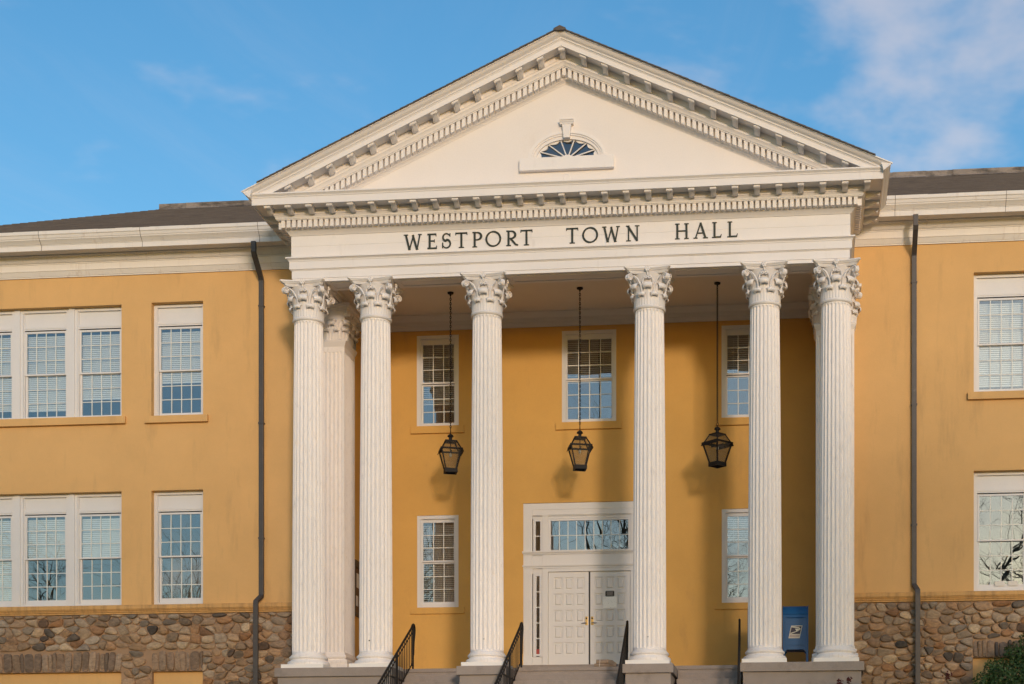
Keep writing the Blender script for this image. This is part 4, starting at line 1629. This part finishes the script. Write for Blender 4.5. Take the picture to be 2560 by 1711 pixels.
# blind rooms behind the transom stay dark; the two leaves
for s in (-1, 1):
    xa, xb = sorted((s * .021, s * 1.020))
    yl = DY + .05
    PX = [(-.885, -.675), (-.612, -.402), (-.334, -.124)]
    PZ = [2.325 + 0 - k * .4015 for k in range(5)]
    holes = [(min(s * -1 * a, s * -1 * b), max(s * -1 * a, s * -1 * b), z, z + .307) for a, b in PX for z in PZ]
    d = wall_mesh(MB(), xa, xb, .43, 2.762, holes, yl, yl + .05).build('door', 'door', hall, merge=True)
    d['label'] = 'left leaf of the white panelled front door' if s < 0 else 'right leaf of the white panelled front door with notices'
    ph, pw = .307, .21
    pm = MB()
    i0, i1 = .026, .05
    pm.add([(-pw / 2, .028, 0), (pw / 2, .028, 0), (pw / 2, .028, ph), (-pw / 2, .028, ph), (-pw / 2 + i0, .028, i0), (pw / 2 - i0, .028, i0), (pw / 2 - i0, .028, ph - i0), (-pw / 2 + i0, .028, ph - i0),
            (-pw / 2 + i1, .004, i1), (pw / 2 - i1, .004, i1), (pw / 2 - i1, .004, ph - i1), (-pw / 2 + i1, .004, ph - i1)],
           [(0, 1, 5, 4), (1, 2, 6, 5), (2, 3, 7, 6), (3, 0, 4, 7), (4, 5, 9, 8), (5, 6, 10, 9), (6, 7, 11, 10), (7, 4, 8, 11), (8, 9, 10, 11)])
    pme = pm.mesh('panel', 'door')
    for a, b, z, _ in holes:
        link('panel', pme, d, ((a + b) / 2, yl, z))
    m = MB()
    hx = s * .07
    m.box(hx - .032, hx + .032, yl - .012, yl - .001, 1.445, 1.655)
    m.build('lock_plate', 'brass', d, bevel=.003)
    o = MB().lathe([(.022, 0), (.022, .012), (.012, .014)], 14).build('lock_cylinder', 'wood', d)
    o.matrix_basis = Matrix.Translation((hx, yl - .012, 1.61)) @ Matrix.Rotation(R(90), 4, 'X')
    m = MB()
    m.tube([(hx, yl - .012, 1.497), (hx, yl - .06, 1.497), (hx + s * .03, yl - .062, 1.497), (hx + s * .12, yl - .055, 1.495 - (.012 if s < 0 else .002))], [.012, .012, .011, .009], 8)
    m.build('lever', 'dull', d, smooth=50)
bx(-.0205, .0205, DY + .09, DY + .10, .43, 2.762).build('door_gap', 'black', entr)
bx(-1.0, 1.0, YB + .5, YB + .52, .1, 2.9).build('vestibule_wall', 'room', entr)
bx(-1.2935 - .04, -1.2935 + .055, DY + .0605, DY + .0625, .75, .87).build('sticker', 'red', entr)

# ------------------------------------------------------------------ downspouts
def downspout(x, jog):
    m = MB()
    ya, yb2 = YW - .60, YW - .06
    path = [(x, ya, 10.26), (x, ya, 10.02), (x, ya + .04, 9.96), (x, yb2 - .05, 9.60), (x, yb2, 9.52), (x, yb2, 2.02), (x, yb2 - .02, 1.98), (x + jog, yb2 - .13, 1.84), (x + jog, yb2 - .14, 1.78), (x + jog * 1.05, yb2 - .14, GZ)]
    w, d = .056, .040
    vs, fs = [], []
    for i, p in enumerate(path):
        p = Vector(p)
        q0, q1 = Vector(path[max(i - 1, 0)]), Vector(path[min(i + 1, len(path) - 1)])
        t = (q1 - q0).normalized()
        sx = Vector((1, 0, 0))
        n2 = t.cross(sx).normalized()
        for a, b in ((-w, -d), (w, -d), (w, d), (-w, d)):
            vs.append(p + sx * a + n2 * b)
    for i in range(len(path) - 1):
        for k in range(4):
            q = (k + 1) % 4
            fs.append((i * 4 + k, i * 4 + q, i * 4 + 4 + q, i * 4 + 4 + k))
    m.add(vs, fs)
    o = m.build('downspout', 'metal', hall, bevel=.006)
    for z in (8.9, 6.1, 3.35):
        bx(x - .068, x + .068, yb2 - .05, YW - .001, z, z + .035).build('strap', 'metal', o)
    return o


downspout(-7.65, -.09)
downspout(7.77, .07)

# ------------------------------------------------------------------ lanterns
LX, LYY = [-3.083, 0.014, 3.248], 1.8
ROT = [R(20), R(16), R(48)]
LAB = ['hanging iron lantern between the second and third columns, left of the three', 'hanging iron lantern above the front door, middle of the three', 'hanging iron lantern turned corner-on, right of the three']
lan = {}


def ring4(h, z):
    return [(-h, -h, z), (h, -h, z), (h, h, z), (-h, h, z)]


def bar(m, a, b, w):
    m.tube([a, b], w, 4)


m = MB()
for k in range(4):
    a = ring4(.235, 5.375)[k]
    b = ring4(.128, 4.935)[k]
    bar(m, a, b, .020)
    c = ring4(.128, 5.595)[k]
    d = ring4(.225, 5.405)[k]
    bar(m, c, d, .017)
lan['frame'] = m.mesh('frame', 'iron')
for nm, z0, z1, ho, hi in (('eave_rim', 5.385, 5.412, .262, .195), ('bottom_rim', 4.855, 4.945, .150, .115), ('top_rim', 5.585, 5.612, .142, .03)):
    m = MB()
    vs = ring4(ho, z0) + ring4(hi, z0) + ring4(ho, z1) + ring4(hi, z1)
    fs = []
    for k in range(4):
        q = (k + 1) % 4
        fs += [(k, q, 4 + q, 4 + k), (8 + k, 12 + k, 12 + q, 8 + q), (k, 8 + k, 8 + q, q), (4 + k, 4 + q, 12 + q, 12 + k)]
    lan[nm] = m.add(vs, fs).mesh(nm, 'iron')
for bi, sx in enumerate((-1, 1)):                      # eave brackets on two sides
    m = MB()
    m.add([(sx * .25, -.24, 5.42), (sx * .25, .24, 5.42), (sx * .285, .26, 5.33), (sx * .285, -.26, 5.33), (sx * .24, -.24, 5.42), (sx * .24, .24, 5.42), (sx * .268, .26, 5.33), (sx * .268, -.26, 5.33)],
          [(0, 1, 2, 3), (7, 6, 5, 4), (0, 4, 5, 1), (1, 5, 6, 2), (2, 6, 7, 3), (3, 7, 4, 0)])
    lan['eave_bracket%d' % bi] = m.mesh('eave_bracket', 'iron')
lan['cap'] = MB().lathe([(.040, 5.60), (.038, 5.71), (.075, 5.712), (.074, 5.73), (.060, 5.752), (.035, 5.772), (.012, 5.785), (.006, 5.80)], 18).mesh('cap', 'iron', smooth=40)
for k in range(4):
    q = (k + 1) % 4
    m = MB()
    a, b = ring4(.226, 5.385), ring4(.126, 4.945)
    m.add([a[k], a[q], b[q], b[k]], [(0, 1, 2, 3)])
    lan['glass_pane%d' % k] = m.mesh('glass_pane', 'lglass')
    m = MB()
    a, b = ring4(.13, 5.59), ring4(.222, 5.41)
    m.add([a[k], a[q], b[q], b[k]], [(0, 1, 2, 3)])
    lan['roof_pane%d' % k] = m.mesh('roof_pane', 'lglass')
m = MB()
m.tube([(0, 0, 5.60), (0, 0, 5.36)], .012, 6)
m.box(-.20, .20, -.008, .008, 5.33, 5.36)
m.box(-.008, .008, -.20, .20, 5.331, 5.361)
lan['socket'] = m.mesh('socket', 'iron')
m = MB()
m.sphere((0, 0, 5.28), .034, 12, 8, 1.5)
lan['bulb'] = m.mesh('bulb', 'bulb', smooth=60)
m = MB()
z = 5.80
link_i = 0
m.tube([(.0, .034 * math.cos(a), 5.835 + .034 * math.sin(a)) for a in [2 * math.pi * i / 12 for i in range(12)]], .008, 5, closed=True)
z = 5.87
while z < 9.10:
    pts = []
    for i in range(10):
        a = 2 * math.pi * i / 10
        u, v = .017 * math.cos(a), .036 * math.sin(a)
        pts.append((u, 0, z + .03 + v) if link_i % 2 else (0, u, z + .03 + v))
    m.tube(pts, .008, 5, closed=True)
    z += .054
    link_i += 1
lan['chain'] = m.mesh('chain', 'iron', smooth=60)
lan['canopy'] = MB().lathe([(.008, 9.07), (.02, 9.085), (.07, 9.105), (.075, 9.134)], 18).mesh('canopy', 'iron', smooth=40)
for i in range(3):
    t = thing('lantern', LAB[i], 'lantern', (LX[i], LYY, 4.855), 'hanging porch lanterns', world_children=False)
    t.rotation_euler = (0, 0, ROT[i])
    for nm, me in lan.items():
        link(nm.rstrip('0123'), me, t, (0, 0, -4.855))

# ------------------------------------------------------------------ mailboxes
def mailbox(x0, y0, label):
    W, D, H = .585, .56, 1.44
    t = thing('mailbox', label, 'mailbox', (x0 + W / 2, y0 + D / 2, .10), 'blue collection boxes on the porch', world_children=False)
    hw, hd = W / 2, D / 2

    def side(inset):
        pr = [(-hd + inset, .40), (-hd + inset, 1.12)]
        for i in range(1, 14):
            a = math.pi - math.pi * i / 14
            pr.append(((hd - inset) * math.cos(a), 1.12 + (H - 1.12 - inset) * math.sin(a)))
        pr += [(hd - inset, 1.12), (hd - inset, .40)]
        return pr
    MB().prism(side(.018), 'x', -hw + .018, hw - .018).build('body', 'blue', t, smooth=35)
    for s in (-1, 1):
        a, b = sorted((s * hw, s * (hw - .0175)))
        MB().prism(side(0), 'x', a, b).build('side_panel', 'blue', t, smooth=35)
    # hopper door on the sloping upper front
    m = MB()
    pts = []
    for i in range(1, 6):
        a = math.pi - math.pi * (i + .3) / 14
        pts.append(((hd - .010) * math.cos(a), 1.12 + (H - 1.12 - .010) * math.sin(a)))
    inner = [(y * .94, 1.12 + (z - 1.12) * .94) for y, z in reversed(pts)]
    m.prism(pts + inner, 'x', -hw + .05, hw - .05)
    m.build('hopper_door', 'blue', t, smooth=35)
    m = MB()
    m.tube([(-.2, -hd + .004, 1.13), (-.2, -hd - .02, 1.13), (.2, -hd - .02, 1.13), (.2, -hd + .004, 1.13)], .007, 6)
    m.build('handle', 'blue', t)
    m = MB()
    m.box(-hw + .045, hw - .045, -hd + .008, -hd + .0175, .50, 1.08)
    m.build('front_door', 'blue', t, bevel=.003)
    for sx in (-1, 1):
        for sy in (-1, 1):
            a, b = sorted((sx * (hw - .001), sx * (hw - .055)))
            c, d = sorted((sy * (hd - .001), sy * (hd - .055)))
            m = MB()
            m.box(a, b, c, d, 0, .399)
            m.prism([(sx * (hw - .054), .399), (sx * (hw - .10), .399), (sx * (hw - .054), .34)], 'y', c, d)
            m.build('leg', 'blue', t)
    # emblem on the front: slanted cream border, navy field, swept eagle head, grey strip below
    yf = -hd + .0075
    sh = .22
    cz, hh, ww = .80, .143, .128

    def par(x0, x1, z0, z1, y, th=.0012):
        m = MB()
        q = [(x0 + sh * (z0 - cz), z0), (x1 + sh * (z0 - cz), z0), (x1 + sh * (z1 - cz), z1), (x0 + sh * (z1 - cz), z1)]
        m.prism(q, 'y', y - th, y)
        return m
    em = par(-ww, ww, cz - hh, cz + hh, yf).build('emblem', 'decal', t, bevel=.0)
    par(-ww + .014, ww - .014, cz - .05, cz + hh - .016, yf - .0013).build('emblem_field', 'navy', em)
    par(-ww + .014, ww - .014, cz - hh + .016, cz - .064, yf - .0013).build('emblem_strip', 'decal_grey', em)

    def shp(pts):
        m = MB()
        m.prism([(x + sh * (z - cz), z) for x, z in pts], 'y', yf - .0040, yf - .0027)
        m.build('emblem_eagle', 'decal', em)
    shp([(-.113, cz + .108), (-.113, cz + .125), (-.03, cz + .118), (.05, cz + .104), (.09, cz + .085), (.106, cz + .062), (.10, cz + .048), (.086, cz + .062), (.05, cz + .082), (-.02, cz + .095), (-.07, cz + .099)])
    shp([(-.03, cz + .072), (.03, cz + .074), (.084, cz + .066), (.096, cz + .050), (.06, cz + .038), (.01, cz + .012), (.005, cz + .04)])
    shp([(-.10, cz - .048), (.06, cz + .018), (.094, cz + .046), (.07, cz + .034), (-.113, cz - .026)])
    return t


mailbox(4.772, 1.25, 'blue postal collection box standing between the two rightmost columns')
mailbox(3.972, 1.25, 'blue postal collection box almost hidden behind the fifth column')

# ------------------------------------------------------------------ handrails
RLAB = ['black iron handrail at the left end of the steps, beside the second column', 'black iron handrail left of the front door, beside the third column',
        'black iron handrail right of the front door, beside the fourth column', 'black iron handrail seen edge-on beside the fifth column']
rs_ = .555
hr = {}


def rz(y, base):
    return base + rs_ * (y - 1.0)


m = MB()
pts = [(0, -2.42, rz(-2.42, 1.14) - .55), (0, -2.50, rz(-2.42, 1.14) - .30), (0, -2.50, rz(-2.42, 1.14) - .15), (0, -2.44, rz(-2.44, 1.14) - .03), (0, -2.30, rz(-2.30, 1.14))]
pts += [(0, y, rz(y, 1.14)) for y in (-1.5, -.7, .1, .85)]
pts += [(0, .96, 1.145), (0, 1.03, 1.165), (0, 1.09, 1.155), (0, 1.13, 1.11), (0, 1.145, 1.04), (0, 1.13, .96), (0, 1.09, .86), (0, 1.05, .74), (0, 1.03, .60), (0, 1.015, .45)]
m.tube(pts, .026, 8)
hr['top_rail'] = m.mesh('top_rail', 'iron', smooth=40)
m = MB()
m.tube([(0, -2.38, rz(-2.38, 1.14) - .13), (0, .98, rz(.98, 1.14) - .13)], .013, 4)
hr['middle_rail'] = m.mesh('middle_rail', 'iron')
m = MB()
m.tube([(0, -2.38, rz(-2.38, 1.14) - .86), (0, .98, rz(.98, 1.14) - .86)], .015, 4)
hr['bottom_rail'] = m.mesh('bottom_rail', 'iron')
post_y = [(.985, .10), (-.45, -.63), (-2.38, -1.90)]
for i, (y, zb) in enumerate(post_y):
    m = MB()
    m.box(-.02, .02, y - .02, y + .02, zb - .02, rz(y, 1.14) - .01)
    m.box(-.045, .045, y - .045, y + .045, zb - .005, zb + .01)
    hr['post%d' % i] = m.mesh('post', 'iron')
y = .985 - .155
pk = []
while y > -2.34:
    if abs(y + .45) > .05:
        pk.append(y)
    y -= .155
pkm = bx(-.0075, .0075, -.0075, .0075, -.86, -.01).mesh('picket', 'iron')
for x, ra, lab in zip((-3.79, -1.235, 1.225, 3.80), (0, 0, R(2.6), R(2.0)), RLAB):
    t = thing('handrail', lab, 'handrail', (x + 1.7 * math.sin(ra), -.7, -.6), 'iron handrails on the steps', world_children=False)
    t.rotation_euler = (0, 0, ra)
    for nm, me in hr.items():
        link(nm.rstrip('0123'), me, t, (0, .7, .6))
    for y in pk:
        link('picket', pkm, t, (0, y + .7, rz(y, 1.14) + .6))

# ------------------------------------------------------------------ small things on the porch
t = thing('bulletin_board', 'dark framed notice board on the shaded side wall behind the second column', 'notice board', (-5.58, 2.85, 2.0))
BXW = -5.6
m = MB()
m.box(BXW + .002, BXW + .07, 2.26, 3.42, 1.60, 1.68)
m.box(BXW + .002, BXW + .07, 2.26, 3.42, 2.78, 2.94)
m.box(BXW + .002, BXW + .07, 2.26, 2.32, 1.68, 2.78)
m.box(BXW + .002, BXW + .07, 3.36, 3.42, 1.68, 2.78)
m.build('frame', 'wood', t)
bx(BXW + .002, BXW + .03, 2.32, 3.36, 1.68, 2.78).build('board', 'cork', t)
for y0, z0, w_, h_ in ((2.5, 2.3, .2, .35), (2.75, 2.2, .22, .3), (3.0, 2.45, .2, .25), (2.45, 1.85, .18, .25), (2.9, 1.8, .25, .3)):
    bx(BXW + .0305, BXW + .032, y0, y0 + w_, z0, z0 + h_).build('sheet', 'paper', t)

yl = DY + .05
t = thing('plaque', 'small black plaque with rows of lettering on the right door leaf', 'plaque', (.507, yl, 2.143))
pts = [(.396 + .02, 2.143), (.618 - .02, 2.143), (.618, 2.16), (.618, 2.262), (.60, 2.28), (.414, 2.28), (.396, 2.262), (.396, 2.16)]
MB().prism(pts, 'y', yl - .010, yl - .001).build('plate', 'black', t)
for k, (a, b) in enumerate(((.425, .59), (.435, .58), (.43, .585), (.44, .575), (.425, .59))):
    bx(a, b, yl - .0112, yl - .0101, 2.255 - k * .022, 2.262 - k * .022).build('text_line', 'decal_grey', t)
o = bx(.338, .676, yl - .006, yl - .001, 1.86, 2.138).build('notice', 'print')
tag(o, 'white paper notice taped to the right door leaf under the black plaque', 'notice')

t = thing('newspaper_bundle', 'rolled newspapers lying on the top step before the right door leaf', 'newspapers', (.72, .98, .10))
for (x0, x1, y, z, r, nm) in ((.48, .72, .90, .148, .045, 0), (.66, .97, .95, .150, .046, 1), (.52, .80, .93, .232, .050, 2)):
    m = MB()
    prof = []
    n = 14
    for x in (x0, x0 + .004, (x0 + x1) / 2, x1 - .004, x1):
        prof.append(x)
    vs, fs = [], []
    for j, x in enumerate(prof):
        for i in range(n):
            a = 2 * math.pi * i / n
            rr = r * (1 + .10 * math.sin(3 * a + nm)) * (.96 if j in (0, 4) else 1)
            vs.append((x, y + rr * 1.15 * math.cos(a), z + rr * .98 * math.sin(a)))
    for j in range(4):
        for i in range(n):
            k = (i + 1) % n
            fs.append((j * n + i, j * n + k, (j + 1) * n + k, (j + 1) * n + i))
    fs += [tuple(range(n)), tuple(range(4 * n, 5 * n))]
    m.add(vs, fs)
    m.build('newspaper', 'news', t, smooth=50)
m = MB()
m.prism([(.70, .19), (.78, .285), (.90, .26), (.985, .19), (.99, .13), (.93, .12), (.80, .20)], 'y', .885, .955)
m.build('folded_paper', 'news', t, bevel=.008)
m = MB()
m.tube([(.615, .865, .29), (.612, .845, .22), (.605, .845, .15), (.603, .86, .104)], .006, 5)
m.build('string', 'paper', t)

# two white cards behind the lower right window
for x, lab in ((9.62, 'small white card on the sill inside the lower right window, left one'), (9.92, 'small white card on the sill inside the lower right window, right one')):
    o = bx(x, x + .22, YW + .225, YW + .235, 1.98, 2.09).build('card', 'paper')
    tag(o, lab, 'card', 'cards on the window sill')

# ------------------------------------------------------------------ planting
def leaf_cloud(name, blobs, n, size, mat, seed):
    rnd = random.Random(seed)
    m = MB()
    tot = sum(b[3] ** 2 for b in blobs)
    for bx_, by_, bz_, br in blobs:
        for _ in range(int(n * br * br / tot)):
            d = Vector((rnd.gauss(0, 1), rnd.gauss(0, 1), rnd.gauss(0, 1))).normalized()
            k = rnd.random() ** .28
            f = 1 + .22 * noise.noise(Vector((d.x * 2.2 + bx_, d.y * 2.2, d.z * 2.2)))
            p = Vector((bx_, by_, bz_)) + d * br * k * f
            nrm = (d + Vector((rnd.gauss(0, .6), rnd.gauss(0, .6), rnd.gauss(0, .6) + .3))).normalized()
            a = nrm.cross(Vector((rnd.gauss(0, 1), rnd.gauss(0, 1), rnd.gauss(0, 1)))).normalized()
            b = nrm.cross(a)
            s = size * rnd.uniform(.7, 1.35)
            m.add([p - a * s * .5, p + b * s * .24, p + a * s * .5 + nrm * s * .08, p - b * s * .24], [(0, 1, 2, 3)])
    return m.build(name, mat, None)


t = thing('evergreen_shrub', 'dark green leafy shrub against the stone base at the lower right corner', 'shrub', (10.1, .25, GZ))
f = leaf_cloud('foliage', [(9.80, .1, -.42, .60), (10.45, .2, -.25, .80), (9.45, -.05, -.95, .60), (10.3, -.25, -1.1, .95), (11.2, .2, -.3, .9), (9.16, .0, -.48, .26), (9.42, .05, -.16, .27), (9.85, .15, .18, .27), (10.2, .1, .46, .30), (10.55, .1, .58, .3)], 23000, .072, 'leaf', 5)
f.parent = t
f.matrix_parent_inverse = Matrix.Translation(-Vector(t['_base']))
m = MB()
for k in range(14):
    a = random.uniform(0, 6.28)
    p0 = Vector((10.1, .1, GZ))
    p1 = p0 + Vector((random.uniform(-.5, .9), random.uniform(-.3, .3), random.uniform(.8, 1.5)))
    p2 = p1 + Vector((random.uniform(-.35, .35), random.uniform(-.2, .2), random.uniform(.1, .4)))
    m.tube([p0, p1, p2], [.02, .012, .005], 5)
m.build('stem', 'stem', t)

for i, (x, y, zt, lab) in enumerate(((6.015, -1.0, -.50, 'dried dark red flower head in front of the right pedestal, the lower one'),
                                     (6.215, -1.02, -.44, 'dried dark red flower head in front of the right pedestal, the taller one'),
                                     (8.37, -.3, -.30, 'dried dark red flower head before the stone base beside the shrub'))):
    t = thing('dried_flower', lab, 'flower', (x, y, GZ), 'dried flower heads')
    m = MB()
    m.tube([(x - .06, y, GZ), (x - .02, y, (GZ + zt) / 2), (x, y, zt - .03)], [.008, .006, .005], 5)
    m.build('stem', 'stem', t)
    m = MB()
    rnd = random.Random(i)
    for _ in range(26):
        d = Vector((rnd.gauss(0, .032), rnd.gauss(0, .03), rnd.gauss(0, .036)))
        m.sphere((x + d.x, y + d.y, zt + d.z), rnd.uniform(.012, .022), 6, 4)
    m.build('flower_head', 'dried', t)
    m = MB()
    for k in range(3):
        zz_ = zt - .12 - k * .1
        sx = (-1) ** k
        m.add([(x, y, zz_), (x + sx * .05, y - .02, zz_ + .03), (x + sx * .10, y, zz_ + .01), (x + sx * .05, y + .02, zz_ + .0)], [(0, 1, 2, 3)])
    m.build('leaf', 'leaf', t)


# bare trees across the lawn: the windows mirror them
def bare_tree(x, y, h, seed, lab):
    rnd = random.Random(seed)
    gz = ground_z(y)
    t = thing('bare_tree', lab, 'tree', (x, y, gz), 'bare trees across the lawn')
    trunk, crown = MB(), MB()

    def grow(p, d, length, r, lev, mbx):
        n = 4 if lev < 3 else 3
        pts, rr = [p], [r]
        q = p.copy()
        dd = d.copy()
        for i in range(n):
            dd = (dd + Vector((rnd.gauss(0, .16), rnd.gauss(0, .16), rnd.gauss(.05, .10)))).normalized()
            q = q + dd * length / n
            pts.append(q.copy())
            rr.append(r * (1 - .5 * (i + 1) / n))
        mbx.tube(pts, rr, 7 if lev < 2 else (4 if lev < 4 else 3), cap=False)
        if lev >= 6:
            return
        nb = (4, 4, 4, 4, 3, 3)[lev]
        for k in range(nb):
            f = .35 + .65 * (k + rnd.random()) / nb if lev else .30 + .7 * (k + 1) / nb
            idx = min(int(f * n), n)
            bp = pts[idx] if idx == n else pts[idx].lerp(pts[idx + 1], f * n - idx)
            ax = Vector((rnd.gauss(0, 1), rnd.gauss(0, 1), rnd.gauss(0, .55))).normalized()
            nd = (dd * .75 + ax * .85 + Vector((0, 0, .12))).normalized()
            grow(bp, nd, length * rnd.uniform(.56, .80), max(r * rnd.uniform(.42, .60), .006), lev + 1, crown)
    grow(Vector((x, y, gz - .1)), Vector((rnd.gauss(0, .04), 0, 1)).normalized(), h * .36, h * .0125, 0, trunk)
    trunk.build('trunk', 'bark', t, smooth=60)
    crown.build('crown', 'bark', t, smooth=60)


TREES = [(17.5, -31, 26, 1, 'big bare tree opposite the right wing, mirrored in the window at the right edge'), (-7.0, -41, 27, 4, 'bare tree opposite the front door, mirrored in the transom'),
         (-15.5, -42, 27, 7, 'bare tree mirrored in the left porch windows'), (-22, -28, 20, 9, 'bare tree mirrored in the windows of the left wing'),
         (4.5, -47, 27, 12, 'bare tree mirrored in the lower right porch window')]
for tr_ in TREES:
    bare_tree(*tr_)
for o in bpy.data.objects:
    if '_base' in o:
        del o['_base']
